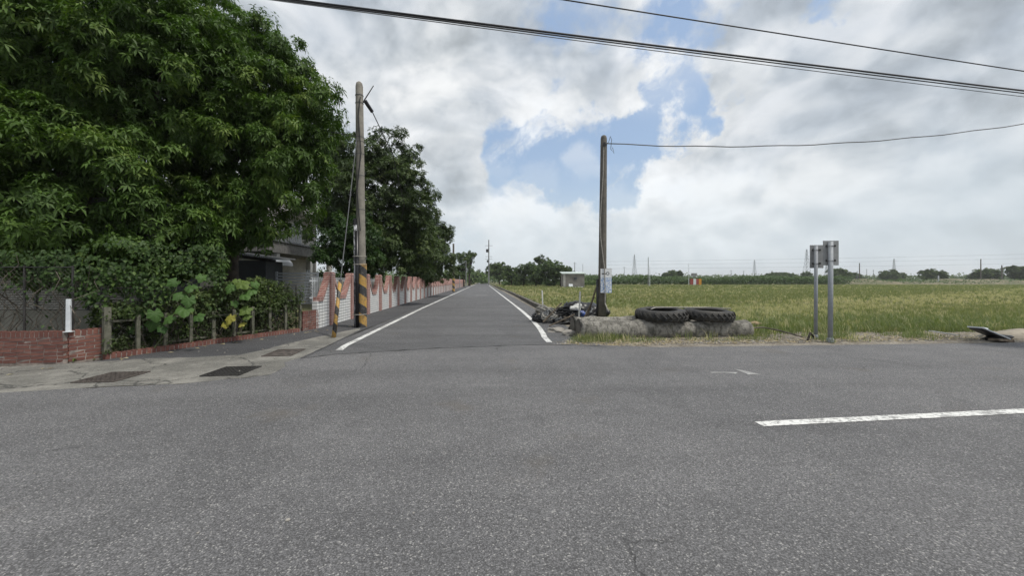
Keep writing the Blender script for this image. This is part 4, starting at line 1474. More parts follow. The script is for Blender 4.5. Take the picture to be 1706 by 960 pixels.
def tree(name, label, base, trunk_top, r0, lobes, mat, leaf, per_m2, wpb, bough_r, nl, droop, seg=4, inner=0.35, cat='tree', group=None, limbs=None, tmat=None):
    base = Vector(base)
    t = thing(name, label, cat, base, 0, group)
    tb = MB()
    tt = Vector(trunk_top)
    pts, rad = limb(Vector((0, 0, -0.15)), tt - base, r0, r0 * 0.62, 7, 0.05)
    rad[0] *= 1.35
    rad[1] *= 1.08
    tb.tube(pts, rad, 12)
    for (c, r) in (limbs or lobes):
        e = Vector(c) - base
        p_, q_ = limb(tt - base, e, r0 * 0.42, r0 * 0.10, 6, 0.12)
        tb.tube(p_, q_, 7)
    tb.build('trunk', tmat or M['bark'], t, smooth=True)
    cc, aa, ti = crown_pts(lobes, bough_r, per_m2, wpb, inner)
    cc = cc - np.array(base)
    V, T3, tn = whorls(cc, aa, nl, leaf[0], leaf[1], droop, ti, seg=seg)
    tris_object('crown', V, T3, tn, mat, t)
    return t


def WL(px, py, Z, r):
    return (tuple(W(px, py, Z)), r)


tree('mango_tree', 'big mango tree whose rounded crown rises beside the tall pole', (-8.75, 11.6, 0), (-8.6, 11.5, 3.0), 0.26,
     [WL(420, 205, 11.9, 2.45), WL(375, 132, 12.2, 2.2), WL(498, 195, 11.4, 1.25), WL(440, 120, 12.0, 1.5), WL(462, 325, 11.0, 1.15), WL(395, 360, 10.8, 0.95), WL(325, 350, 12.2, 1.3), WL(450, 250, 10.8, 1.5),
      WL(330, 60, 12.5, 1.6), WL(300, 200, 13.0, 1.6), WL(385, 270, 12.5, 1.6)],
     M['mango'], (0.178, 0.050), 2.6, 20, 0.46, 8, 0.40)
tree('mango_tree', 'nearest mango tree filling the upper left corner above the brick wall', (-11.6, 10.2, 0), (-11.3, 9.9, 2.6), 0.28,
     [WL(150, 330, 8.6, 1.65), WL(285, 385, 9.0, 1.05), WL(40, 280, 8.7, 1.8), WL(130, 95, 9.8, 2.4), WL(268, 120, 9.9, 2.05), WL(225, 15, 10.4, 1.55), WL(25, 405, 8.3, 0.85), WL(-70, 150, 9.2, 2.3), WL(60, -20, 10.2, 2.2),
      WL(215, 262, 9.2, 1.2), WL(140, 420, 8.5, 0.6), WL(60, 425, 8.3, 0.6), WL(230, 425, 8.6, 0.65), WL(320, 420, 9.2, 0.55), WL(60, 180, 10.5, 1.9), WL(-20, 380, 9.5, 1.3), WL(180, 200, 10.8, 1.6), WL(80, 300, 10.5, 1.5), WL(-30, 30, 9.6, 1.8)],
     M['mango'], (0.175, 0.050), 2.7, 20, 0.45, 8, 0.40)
# darker compound-leaved trees behind the tiled wall
tree('rain_tree', 'dark feathery tree rising behind the tall utility pole', P(-6.8, 22.5), P(-6.8, 22.5, 3.2), 0.24,
     [WL(640, 318, 22.5, 2.7), WL(590, 335, 21.5, 2.2), WL(690, 345, 23, 1.7), WL(655, 262, 22.5, 1.6), WL(605, 270, 22.5, 1.6), WL(600, 405, 20.5, 1.5), WL(668, 400, 22.5, 1.9), WL(545, 300, 23.5, 1.7), WL(570, 250, 23, 1.2), WL(640, 425, 21.5, 1.4), WL(700, 425, 23.5, 1.3), WL(560, 380, 22, 1.6)],
     M['darkleaf'], (0.17, 0.068), 1.55, 28, 0.55, 7, 0.3, seg=2, inner=0.45)
tree('rain_tree', 'shorter dark tree farther along the tiled wall', P(-6.6, 33), P(-6.6, 33, 2.6), 0.20,
     [WL(712, 395, 33, 1.9), WL(690, 425, 32, 2.0), WL(728, 425, 34, 1.4), WL(700, 370, 34, 1.6), WL(735, 385, 34, 0.9), WL(680, 380, 33, 2.0), WL(715, 448, 34, 1.3), WL(742, 445, 36, 1.2), WL(690, 450, 33, 1.3)],
     M['darkleaf'], (0.20, 0.08), 1.35, 26, 0.6, 7, 0.3, seg=2, inner=0.45)
tree('clipped_tree', 'dense rounded evergreen behind the wall just left of the pole conduit', P(-6.4, 17.2), P(-6.4, 17.2, 1.6), 0.12,
     [WL(575, 410, 17.2, 1.05), WL(600, 400, 17.4, 0.9), WL(560, 430, 17.0, 1.0), WL(605, 435, 17.6, 0.8), WL(585, 380, 17.4, 0.8)],
     M['shrub'], (0.13, 0.055), 2.6, 22, 0.34, 7, 0.3, seg=2, inner=0.3)
tree('garden_tree', 'dark garden tree behind the house and shed', (-17.5, 19.0, 0), (-17.5, 19, 3), 0.2,
     [((-17.8, 19, 5.0), 2.4), ((-15.8, 20.5, 5.6), 1.8), ((-19.5, 18, 4.6), 2.2), ((-17.0, 18.0, 3.0), 1.6)], M['darkleaf'], (0.2, 0.08), 1.0, 22, 0.6, 7, 0.3, seg=2)


# small tree just past the right edge of the view; its shade falls onto the road edge
tree('roadside_tree', 'small roadside tree just beyond the right edge, shading the road edge there', (13.75, 8.15, 0), (13.6, 8.2, 2.2), 0.09,
     [((13.5, 8.2, 3.5), (1.0, 0.75, 0.8)), ((13.9, 7.9, 3.9), 0.8), ((13.4, 8.3, 2.9), (0.8, 0.6, 0.5))], M['shrub'], (0.14, 0.06), 2.4, 16, 0.35, 7, 0.3, seg=2)


# hedge growing through the fence
def strip_foliage(n, a, bq, off0, off1, z_lo, z_hi, dens_fn=None):
    a, bq = np.array(a, float), np.array(bq, float)
    f = rng.random(n)
    d = (bq - a)
    nn = np.array([-d[1], d[0], 0]) / np.linalg.norm(d[:2])
    p = a + f[:, None] * d + nn * rng.uniform(off0, off1, (n, 1))
    p[:, 2] = rng.uniform(z_lo, z_hi, n)
    if dens_fn is not None:
        keep = rng.random(n) < dens_fn(f, p)
        p, f = p[keep], f[keep]
    return p, f


def lump_noise(p, sc, seed):
    r_ = np.random.default_rng(seed)
    v = np.zeros(len(p))
    for i in range(10):
        kx = r_.normal(size=3) * sc
        v += np.sin(p @ kx + r_.random() * 6.28)
    return v / 10 ** 0.5


hg = thing('hedge', 'leafy overgrown hedge growing through the post fence beside the tiled wall', 'hedge', F0)


def hd(f, p):
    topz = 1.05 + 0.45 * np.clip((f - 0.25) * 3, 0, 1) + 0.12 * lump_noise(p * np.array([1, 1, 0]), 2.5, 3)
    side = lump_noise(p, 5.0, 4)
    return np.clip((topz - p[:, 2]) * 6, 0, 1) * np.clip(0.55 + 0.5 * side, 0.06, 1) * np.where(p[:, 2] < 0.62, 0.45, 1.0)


hp, hf = strip_foliage(17000, (0, 0, 0), tuple((F1 - F0) * 1.03), -0.02, 0.85, 0.12, 1.75, hd)
ax = unit(rand_dirs(len(hp)) + np.array([0.5, -0.5, 0.6]))
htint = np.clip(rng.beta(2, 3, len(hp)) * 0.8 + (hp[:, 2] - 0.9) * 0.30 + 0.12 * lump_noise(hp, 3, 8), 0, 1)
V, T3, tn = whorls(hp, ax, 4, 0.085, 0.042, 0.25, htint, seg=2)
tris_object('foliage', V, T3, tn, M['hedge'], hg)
st = MB()
for i in range(110):
    f = random.random()
    q = (F1 - F0) * f + Vector((-fd.y, fd.x, 0)) * random.uniform(0.08, 0.5)
    e = q + Vector((random.uniform(-.35, .35), random.uniform(-.35, .35), random.uniform(0.4, 1.2)))
    p_, q_ = limb(q, e, 0.010, 0.004, 4, 0.3)
    st.tube(p_, q_, 4, False)
st.build('stems', M['twig'], hg, kind='stuff')

# climbing vine with lobed leaves over the netting
vn = thing('climbing_vine', 'mid green climbing vine hanging over the fence under the mango crown', 'vine', (F0.x, F0.y, 0))


def vd(f, p):
    z0 = 0.80 + 0.30 * np.clip((0.28 - f) * 5, 0, 1) + 0.15 * lump_noise(p, 4, 12)
    return np.clip((p[:, 2] - z0) * 4, 0, 1) * np.clip(0.5 + 0.7 * lump_noise(p, 4.5, 13), 0.05, 1)


va, vb = Vector((-8.1, 6.95, 0)) - F0, F0.lerp(F1, 0.52) - F0
vp, vf = strip_foliage(5200, tuple(va), tuple(vb), -0.10, 0.40, 0.55, 2.35, vd)
vdn = unit(rand_dirs(len(vp)) * 0.7 + np.array([0.5, -0.6, -0.5]))
V, T3, tn = leaves(vp, vdn, unit(np.array([[0.5, -0.7, 0.75]]) + rand_dirs(len(vp)) * 0.45), rng.uniform(0.05, 0.11, len(vp)), rng.uniform(0.045, 0.085, len(vp)), 0.3, 0.35, np.clip(rng.beta(2, 2.5, len(vp)), 0, 1))
tris_object('foliage', V, T3, tn, M['vine'], vn)
v2 = thing('climbing_vine', 'dark thin vine straggling over the netting above the brick wall', 'vine', (-9.0, 6.85, 0))


def vd2(f, p):
    return np.clip((p[:, 2] - 1.05 - 0.25 * lump_noise(p, 3, 22)) * 2.0, 0.02, 1) * np.clip(0.4 + 0.7 * lump_noise(p, 4.5, 23), 0.02, 1)


vp, vf = strip_foliage(3400, (-0.9, -0.06, 0), (0.95, 0.12, 0), -0.12, 0.25, 0.62, 2.1, vd2)
vdn = unit(rand_dirs(len(vp)) * 0.7 + np.array([0.4, -0.6, -0.5]))
V, T3, tn = leaves(vp, vdn, unit(np.array([[0.5, -0.7, 0.7]]) + rand_dirs(len(vp)) * 0.5), rng.uniform(0.04, 0.09, len(vp)), rng.uniform(0.035, 0.07, len(vp)), 0.25, 0.2, np.clip(rng.beta(2, 4, len(vp)), 0, 1))
tris_object('foliage', V, T3, tn, M['vine'], v2)
sv = MB()
for i in range(24):
    q = Vector((random.uniform(-.9, .9), random.uniform(0, .2), 0.5))
    e = q + Vector((random.uniform(-.5, .5), random.uniform(-.1, .2), random.uniform(0.7, 1.5)))
    p_, q_ = limb(q, e, 0.009, 0.004, 6, 0.35)
    sv.tube(p_, q_, 4, False)
sv.build('stems', M['twig'], v2, kind='stuff')


# broad single leaves, each its own piece
def big_leaf_mesh(name, tintv):
    """heart shaped, shallowly lobed leaf about one unit long, ribbed and cupped"""
    n = 30
    out = []
    for i in range(n):
        a = 2 * math.pi * i / n
        r = 0.46 * (1 + 0.13 * math.cos(5 * a) + 0.22 * max(0, math.cos(a)) ** 6 + 0.05 * math.cos(11 * a + 1)) * (1.0 if abs(a - math.pi) > 0.35 else 0.62)
        out.append((r * math.cos(a) + 0.42, r * math.sin(a) * 0.92))
    vs = [(0.40, 0, 0.0)]
    for (x, y) in out:
        vs.append((0.40 + (x - 0.40) * 0.55, y * 0.55, 0.03 * math.cos(7 * math.atan2(y, x - .4)) + 0.03))
    for (x, y) in out:
        vs.append((x, y, -0.10 * ((x - 0.4) ** 2 + y * y) / 0.25 + 0.04 * math.cos(7 * math.atan2(y, x - .4))))
    fs = []
    for i in range(n):
        j = (i + 1) % n
        fs += [(0, 1 + i, 1 + j), (1 + i, 1 + n + i, 1 + n + j), (1 + i, 1 + n + j, 1 + j)]
    me = mesh_from(name, vs, fs, M['bigleaf'], True)
    at = me.attributes.new('tint', 'FLOAT', 'POINT')
    at.data.foreach_set('value', np.full(len(vs), tintv, dtype=np.float32))
    return me


leaf_variants = [big_leaf_mesh('broad_leaf', q) for q in (0.15, 0.32, 0.5, 0.62, 0.9)]


def broad_plant(label, base, items, Z):
    t = thing('broad_leaf_plant', label, 'plant', base)
    sm_ = MB()
    prev = Vector((0, 0, 0.1))
    for (px, py, sz, var, dz) in items:
        c = W(px, py, Z + dz) - Vector(base)
        o = bpy.data.objects.new('leaf', leaf_variants[var])
        s_ = sz * 0.92 / F * (Z + dz)
        o.scale = (s_, s_, s_)
        # hangs outward from the fence, blade facing the road
        nrm = Vector((0.45 + random.uniform(-.5, .5), -0.8, 0.75 + random.uniform(-.5, .5))).normalized()
        tip = Vector((random.uniform(-1.2, 1.2), -0.2, -1)).normalized()
        xax = (tip - nrm * tip.dot(nrm)).normalized()
        yax = nrm.cross(xax)
        o.rotation_euler = Matrix((xax, yax, nrm)).transposed().to_euler()
        o.location = c - xax * s_ * 0.4
        put(o, t)
        p_, q_ = limb(prev.lerp(Vector(c), 0.45) + Vector((-.05, .1, .1)), o.location, 0.006, 0.004, 4, 0.15)
        sm_.tube(p_, q_, 4, False)
        prev = Vector(c)
    p_, q_ = limb((0, 0, 0), prev, 0.012, 0.006, 6, 0.1)
    sm_.tube(p_, q_, 5, False)
    sm_.build('stalks', M['vine_stalk'], t)


M['vine_stalk'] = simple('green_stalk', (0.10, 0.13, 0.05), 0.7, 0.2, 8)
broad_plant('broad leaves hanging low over the fence rail below the vine', (-7.45, 7.75, 0.1),
            [(236, 521, 26, 0, 0), (258, 523, 26, 1, -.05), (255, 538, 26, 1, .02), (282, 531, 22, 2, 0), (307, 515, 31, 2, .1), (314, 500, 24, 1, .15), (330, 528, 22, 1, .1), (222, 547, 24, 0, -.1), (270, 548, 17, 0, 0),
             (290, 470, 20, 1, .3), (318, 478, 24, 1, .3), (300, 492, 22, 1, .2), (336, 462, 18, 2, .4)], 7.75)
broad_plant('bright broad leaved plant sprouting over the hedge with yellowing lower leaves', (-6.98, 9.2, 0.1),
            [(385, 478, 22, 2, 0), (403, 473, 26, 3, 0), (420, 485, 20, 2, .05), (408, 492, 24, 2, -.05), (391, 505, 15, 2, 0), (410, 516, 22, 3, -.05), (413, 527, 15, 3, -.05), (384, 530, 21, 4, -.08), (376, 540, 17, 4, -.08), (404, 540, 13, 4, -.06), (395, 468, 16, 3, .1), (425, 473, 16, 2, .1)], 8.9)
# weeds at the foot of the brick wall
for (px, py, s_, lab) in ((118, 603, 0.16, 'small weed at the corner of the brick wall'), (152, 598, 0.13, 'small weed at the end of the brick wall'), (172, 596, 0.15, 'yellowish weed at the first fence post')):
    c = G(px, py)
    t = thing('weed', lab, 'weed', c + Vector((0, -0.02, 0)))
    n = 60
    cc = rng.normal(0, 0.06, (n, 3)) * np.array([1, 0.5, 0.6]) + np.array([0, 0, s_ * 0.45])
    V, T3, tn = leaves(cc * np.array([1, 1, 0.6]), rand_dirs(n) + np.array([0, -.2, .5]), rand_dirs(n) + np.array([0, -.5, 1]), 0.06, 0.03, 0.2, 0.2, rng.uniform(0.3, 0.9, n), 2)
    tris_object('foliage', V, T3, tn, M['hedge'], t)


# ------------------------------------------------------------------ grass, stubble
def blades(p, nb, h, w, lean, tint, spread=0.05):
    """p: tuft feet; nb blades each, bent triangles"""
    n = len(p)
    h = np.broadcast_to(np.asarray(h, float), (n,))
    b = np.repeat(p, nb, axis=0) + np.concatenate([rng.normal(0, spread, (n * nb, 2)), np.zeros((n * nb, 1))], axis=1)
    a = rng.random(n * nb) * 6.283
    hh = np.repeat(h, nb) * rng.uniform(0.55, 1.15, n * nb)
    ln = rng.uniform(0.1, 1.0, n * nb) * lean * hh
    dx = np.stack([np.cos(a), np.sin(a), np.zeros(n * nb)], axis=1)
    sd = np.stack([-np.sin(a), np.cos(a), np.zeros(n * nb)], axis=1)
    ww = (np.repeat(np.broadcast_to(np.asarray(w, float), (n,)), nb))[:, None]
    tip = b + dx * ln[:, None]
    tip[:, 2] += hh
    mid = b + dx * ln[:, None] * 0.35
    mid[:, 2] += hh * 0.6
    V = np.stack([b - sd * ww * .5, b + sd * ww * .5, mid + sd * ww * .45, mid - sd * ww * .45, tip], axis=1).reshape(-1, 3)
    k_ = (np.arange(n * nb) * 5)[:, None]
    T3 = np.concatenate([k_ + np.array([[0, 1, 2]]), k_ + np.array([[0, 2, 3]]), k_ + np.array([[3, 2, 4]])], axis=0)
    tt = np.clip(np.repeat(tint, nb) + rng.normal(0, 0.10, n * nb), 0, 1)
    return V, T3, np.repeat(tt, 5)


def straw_amount(p):
    """how much dry straw shows in the field at a point (0 green .. 1 straw)"""
    x, Z = p[:, 0], p[:, 1]
    bandc = np.where(x < 9, 14 + 0 * x, 14 + 0.55 * (x - 9))
    s = 0.06 + np.exp(-((Z - bandc - 3.5) / 4.4) ** 2) * 0.70
    s = s + 0.22 * lump_noise(p * np.array([0.35, 1, 0]), 0.55, 40) + 0.14 * lump_noise(p * np.array([1, 1, 0]), 2.0, 41)
    s = s + np.where(Z > 26, 0.07 + 0.14 * lump_noise(p * np.array([0.04, 0.3, 0]), 1.0, 43), 0)
    s = s + np.where((x < 5.5) & (Z < 60), 0.25, 0)
    return np.clip(s, 0, 1)


def field_pts(z0, z1, dens_m2, lat0=3.75):
    A_ = 0.5 * (1.55 * (z1 ** 2 - z0 ** 2))
    n = int(A_ * dens_m2)
    Z = np.sqrt(rng.uniform(z0 ** 2, z1 ** 2, n))
    x = rng.uniform(-0.06, 1.46, n) * Z
    p = np.stack([x, Z, np.full(n, -0.03)], axis=1)
    lat = x + 0.0774 * Z
    keep = (lat > lat0) & (Z - 0.0774 * x > 9.9)
    return p[keep]


parts = []
# fresh grass at the near edge of the field
p = field_pts(10.2, 15.5, 24)
s_near = p[:, 1] - 0.0774 * p[:, 0]
edge_f = np.clip(1 - (s_near - 10.0) / 3.6, 0, 1) * (0.7 + 0.5 * lump_noise(p * np.array([1, 1, 0]), 1.3, 50))
keep = (rng.random(len(p)) < np.clip(edge_f * 2.2 + 0.08, 0, 1)) & ~((p[:, 0] > 1.5) & (p[:, 0] < 6.6) & (p[:, 1] < 11.3))
p = p[keep]
parts.append(blades(p, 16, 0.16 + 0.16 * rng.random(len(p)), 0.013, 0.95, np.clip(0.02 + 0.26 * rng.random(len(p)) + 0.6 * (rng.random(len(p)) < 0.10), 0, 1), 0.09))
# stubble rows with regrowth
for (z0, z1, dn, nb, h, w) in ((10.6, 24, 15, 11, 0.19, 0.013), (24, 45, 5.5, 9, 0.22, 0.026), (45, 80, 1.5, 8, 0.27, 0.06), (80, 134, 0.55, 8, 0.34, 0.11)):
    p = field_pts(z0, z1, dn)
    row = 0.28
    p[:, 0] = np.where(z1 < 46, np.round(p[:, 0] / row) * row + rng.normal(0, 0.03, len(p)), p[:, 0])
    sa = straw_amount(p)
    green = rng.random(len(p)) > sa
    tint = np.where(green, 0.25 + 0.28 * rng.random(len(p)), 0.72 + 0.28 * rng.random(len(p)))
    parts.append(blades(p, nb, h * np.where(green, 1.0, 0.85), w, 0.6, tint, 0.05 if z1 < 46 else 0.14))
off = 0
Vs, Ts, tns = [], [], []
for V, T3, tn in parts:
    Vs.append(V)
    Ts.append(T3 + off)
    tns.append(tn)
    off += len(V)
tris_object('field_grass', np.concatenate(Vs), np.concatenate(Ts), np.concatenate(tns), M['grass'], None, kind='stuff', label='rice stubble and green regrowth covering the field', cat='grass')

# verge weeds in front of the lying poles and along the road edge
vp = []
for (x0, x1, y0, y1, n) in ((1.5, 3.4, 9.0, 9.75, 120), (1.3, 1.9, 8.9, 9.6, 30), (3.4, 6.6, 9.3, 9.85, 150), (8.4, 9.4, 9.1, 9.6, 22), (10.2, 11.2, 9.2, 9.6, 22), (6.6, 12, 9.45, 10.3, 300), (2.4, 2.9, 11, 14, 40), (6.3, 6.9, 9.8, 10.6, 60), (7.6, 8.0, 9.0, 9.8, 26), (1.7, 6.4, 10.95, 11.4, 260)):
    vp.append(np.stack([rng.uniform(x0, x1, n), rng.uniform(y0, y1, n) , np.full(n, -0.012)], axis=1))
vp = np.concatenate(vp)
vp = vp[rng.random(len(vp)) < np.clip(0.55 + 0.75 * lump_noise(vp * np.array([1, 1, 0]), 3.2, 77), 0.05, 1)]
vp[:, 1] += 0.06 * (vp[:, 0] > 6.6) * (vp[:, 0] - 6.6)
V, T3, tn = blades(vp, 12, 0.07 + 0.15 * rng.random(len(vp)) * np.clip(0.8 + 0.6 * lump_noise(vp * np.array([1, 1, 0]), 4.0, 78), 0.3, 1.6), 0.009, 1.1, np.where(rng.random(len(vp)) < 0.8, rng.uniform(0.0, 0.35, len(vp)), 0.85), 0.07)
tris_object('verge_grass', V, T3, tn, M['grass'], None, kind='stuff', label='short weedy grass on the verge in front of the concrete poles', cat='grass')
# dry straw litter
n = 2600
sx = rng.uniform(1.2, 14.5, n)
sp = np.stack([sx, 8.55 + 0.0774 * sx + np.abs(rng.normal(0, 0.45, n)) - 0.12 * (sx < 3.2), rng.uniform(-0.012, 0.02, n)], axis=1)
sd = rand_dirs(n) * np.array([1, 1, 0.16])
V, T3, tn = leaves(sp, sd, rand_dirs(n) * 0.4 + np.array([0, -.3, 1]), rng.uniform(0.05, 0.22, n), rng.uniform(0.008, 0.022, n), 0.05, 0.1, rng.random(n), 2)
tris_object('straw_litter', V, T3, tn, M['dry'], None, kind='stuff', label='dry straw and leaf litter along the edge of the crossing road', cat='litter')


# gravel: small angular stones
def stones(name, label, pts, size):
    ico = np.array([(0, 0, 1), (.894, 0, .447), (.276, .851, .447), (-.724, .526, .447), (-.724, -.526, .447), (.276, -.851, .447),
                    (.724, .526, -.447), (-.276, .851, -.447), (-.894, 0, -.447), (-.276, -.851, -.447), (.724, -.526, -.447), (0, 0, -1)])
    fi = np.array([(0, 1, 2), (0, 2, 3), (0, 3, 4), (0, 4, 5), (0, 5, 1), (1, 6, 2), (2, 7, 3), (3, 8, 4), (4, 9, 5), (5, 10, 1), (6, 7, 2), (7, 8, 3), (8, 9, 4), (9, 10, 5), (10, 6, 1), (11, 7, 6), (11, 8, 7), (11, 9, 8), (11, 10, 9), (11, 6, 10)])
    n = len(pts)
    sc = rng.uniform(0.6, 1.3, (n, 1, 3)) * size[:, None, None] * np.array([1.2, 0.9, 0.55])
    a = rng.random(n) * 6.28
    base = ico[None] * (1 + rng.normal(0, 0.13, (n, 12, 1))) * sc
    x = base[..., 0] * np.cos(a)[:, None] - base[..., 1] * np.sin(a)[:, None]
    y = base[..., 0] * np.sin(a)[:, None] + base[..., 1] * np.cos(a)[:, None]
    V = (np.stack([x, y, base[..., 2]], axis=-1) + pts[:, None, :]).reshape(-1, 3)
    T3 = (fi[None] + (np.arange(n) * 12)[:, None, None]).reshape(-1, 3)
    return tris_object(name, V, T3, np.repeat(rng.random(n), 12), M['stone'], None, kind='stuff', label=label, cat='gravel')


n = 1500
sx = rng.uniform(1.0, 15, n)
gp = np.stack([sx, 8.50 + 0.0774 * sx + np.abs(rng.normal(0, 0.45, n)) - 0.10 * (sx < 3.2), np.full(n, -0.005)], axis=1)
stones('gravel', 'loose pale stones scattered on the verge of the crossing road', gp, rng.uniform(0.008, 0.032, n) * np.where(rng.random(n) < 0.06, 1.9, 1))
n = 90
gp = np.stack([rng.uniform(-9, -3.5, n), rng.uniform(5.4, 9.5, n), np.full(n, 0.013)], axis=1)
stones('gravel', 'few small stones and chips scattered on the concrete apron', gp, rng.uniform(0.006, 0.018, n))
n = 110
gp = np.stack([rng.uniform(-5, 8, n), rng.uniform(1.6, 8.2, n), np.full(n, 0.017)], axis=1)
gp = gp[gp[:, 1] + 0.0 * gp[:, 0] < 7.9 + 0.0774 * gp[:, 0]]
gp = gp[~((gp[:, 0] < -3.2) & (gp[:, 1] > 4.5))]
stones('gravel', 'single loose chips lying on the coarse asphalt of the crossing road', gp, rng.uniform(0.004, 0.010, len(gp)))
lump('pale_stone', G(479, 872) + Vector((0, 0, 0.018)), 0.016, 0.013, 0.010, M['stone'], 'small pale stone lying on the asphalt near the camera at left', 'stone', 51, 0.2, 2)
# fallen leaves on the dark strip
n = 40
fl = np.stack([rng.uniform(-8, -5.2, n), np.zeros(n), np.full(n, 0.016)], axis=1)
fl[:, 1] = 7.0 + (fl[:, 0] + 7.8) * 2.2 - rng.uniform(0.1, 0.9, n)
V, T3, tn = leaves(fl, rand_dirs(n) * np.array([1, 1, 0.1]), np.tile([[0, -.2, 1.0]], (n, 1)), 0.11, 0.04, 0.05, 0.3, rng.random(n), 4)
tris_object('fallen_leaves', V, T3, tn, M['dry'], None, kind='stuff', label='dry fallen leaves along the foot of the fence', cat='leaves')

# ================================================================== FAR THINGS
def far_tree(label, px, Z, H, Wd, base_z=0.0, mat=None, dens=1.0, flat=False, nm='far_tree', group='trees along the far edge of the fields'):
    b = W(px, HY, Z)
    b.z = base_z
    k_ = Z / 100.0
    lobes = []
    nlb = 11
    for i in range(nlb):
        fx = random.uniform(-0.34, 0.34) * Wd
        hz_ = H * (random.uniform(0.25, 0.88) if not flat else random.uniform(0.7, 0.88))
        r = Wd * random.uniform(0.10, 0.24)
        lobes.append(((b.x + fx, b.y + random.uniform(-.2, .2) * Wd, base_z + hz_), (r, r, min(r, H * 0.24) if not flat else r * 0.4)))
    lobes.append(((b.x, b.y, base_z + H * 0.74), (Wd * 0.25, Wd * 0.25, H * 0.22)))
    return tree(nm, label, tuple(b), (b.x, b.y, base_z + H * 0.4), 0.10 + H * 0.02, lobes, mat or M['fartree'], (0.30 * k_ ** .7, 0.15 * k_ ** .7), 0.9 * dens / k_ ** .8, 12, 0.55 * k_ ** .4, 6, 0.2, seg=2, group=group)


far_tree('bright green tree beyond the tiled wall at the end of its pillars', 772, 95, 9.2, 5.5, dens=1.3)
far_tree('dark flat topped tree just behind the bright one beyond the tiled wall', 782, 110, 11.0, 4.5, mat=M['darkleaf'], flat=True)
far_tree('low tree beside the road beyond the far left pole', 760, 105, 5.5, 7, dens=1.2)
far_tree('small tree at the far vanishing end of the road, left side', 790, 170, 6, 9)
far_tree('round tree right of the road beside the transformer pole', 832, 135, 8.0, 9, dens=1.2)
far_tree('small tree at the far vanishing end of the road, right side', 812, 190, 6.5, 8)
i = 0
for px, Z, H, Wd, lab in ((852, 110, 5.6, 6, 'first bushy tree of the grove left of the concrete hut'), (872, 104, 6.3, 7, 'second bushy tree of the grove left of the concrete hut'), (893, 100, 6.0, 6.5, 'middle tree of the grove left of the concrete hut'),
                          (913, 96, 6.8, 7, 'tallest tree of the grove left of the concrete hut'), (934, 94, 5.6, 6, 'last tree of the grove nearest the concrete hut'), (946, 104, 5.0, 5, 'low tree tucked behind the concrete hut')):
    far_tree(lab, px, Z, H, Wd, dens=1.4)
far_tree('lone flat topped tree above the grove', 903, 130, 11.0, 5.5, flat=True, mat=M['darkleaf'])
for px, Z, H, Wd, lab in ((1116, 210, 7, 8, 'small round tree above the cane belt near the notice pole'), (1126, 215, 6.8, 8, 'second small round tree above the cane belt'), (1300, 240, 7, 22, 'broad low tree behind the cane belt'),
                          (1344, 260, 8, 12, 'tree at the foot of the large pylon'), (1398, 205, 8.5, 14, 'dark tree right of the two sign panels'), (1420, 215, 6, 14, 'low tree farther right of the sign panels'),
                          (1484, 230, 7.5, 16, 'wide dark tree on the horizon between sign and mound'), (1548, 190, 7.0, 8, 'left tree of the pair on the earth mound'), (1568, 190, 6.5, 7, 'right tree of the pair on the earth mound'),
                          (1628, 185, 7.5, 6, 'slim tree by the far right wooden poles'), (1645, 185, 7.5, 9, 'rounded tree between the far right wooden poles'), (1660, 188, 7.0, 8, 'tree just left of the last wooden pole'),
                          (1700, 185, 8.0, 14, 'dense tree at the right edge of the horizon')):
    far_tree(lab, px, Z, H, Wd, dens=1.3)


# cane belt across the far end of the paddy
def belt(name, label, x0, x1, Z0, Z1, H, n, ln, wd, mat, seed):
    p = np.stack([rng.uniform(x0, x1, n), rng.uniform(Z0, Z1, n), np.zeros(n)], axis=1)
    hh = H * (0.85 + 0.18 * lump_noise(p * np.array([1, 1, 0]), 0.35, seed))
    p[:, 2] = hh * rng.beta(1.6, 1.1, n)
    d = rand_dirs(n) + np.array([0, 0, 0.9])
    V, T3, tn = leaves(p, d, rand_dirs(n) + np.array([0, -.6, .6]), ln, wd, 0.5, 0.1, np.clip(rng.beta(2, 2, n) * 0.6 + 0.35 * p[:, 2] / H, 0, 1), 2)
    return tris_object(name, V, T3, tn, mat, None, kind='stuff', label=label, cat='crop')


belt('cane_belt', 'tall green cane growing along the far side of the paddy', 28, 126, 137, 150, 3.3, 15000, 1.3, 0.42, M['farcane'], 60)
belt('scrub_belt', 'low scrub along the far field edge below the grove', -3, 30, 112, 122, 1.6, 4200, 0.9, 0.35, M['fartree'], 61)
belt('distant_woods', 'distant band of trees closing the horizon', -160, 900, 330, 380, 7.0, 17000, 3.0, 1.6, M['fartree'], 62)
belt('distant_woods', 'distant trees behind the gardens along the tiled wall', -190, -6, 150, 190, 6.0, 6000, 1.8, 0.9, M['fartree'], 63)

# earth mound and bare bank at the far right
mm = MB()
nx = 60
rows = ((136, 0.0), (142, 1.3), (150, 2.0), (160, 1.7), (170, 0.0))
for i in range(nx + 1):
    x = 122 + i * 3.0
    amp = (0.75 + 0.35 * math.sin(i * 0.37) + 0.25 * math.sin(i * 1.1)) * min(1, i / 5)
    for (y, h) in rows:
        mm.v.append(Vector((x, y + random.uniform(-1, 1), h * amp - 0.04 + random.uniform(-.12, .12) * (h > 0))))
nr = len(rows)
for i in range(nx):
    for j in range(nr - 1):
        a0 = i * nr + j
        mm.f.append((a0, a0 + nr, a0 + nr + 1, a0 + 1))
mm.build('earth_bank', simple('bare_earth', (0.20, 0.17, 0.115), 0.95, 0.35, 0.22, col2=(0.085, 0.10, 0.045)), kind='structure')

belt('bank_scrub', 'rough scrub growing over the bare earth bank at the far right', 124, 300, 138, 168, 2.2, 5200, 1.0, 0.45, M['farcane'], 64)
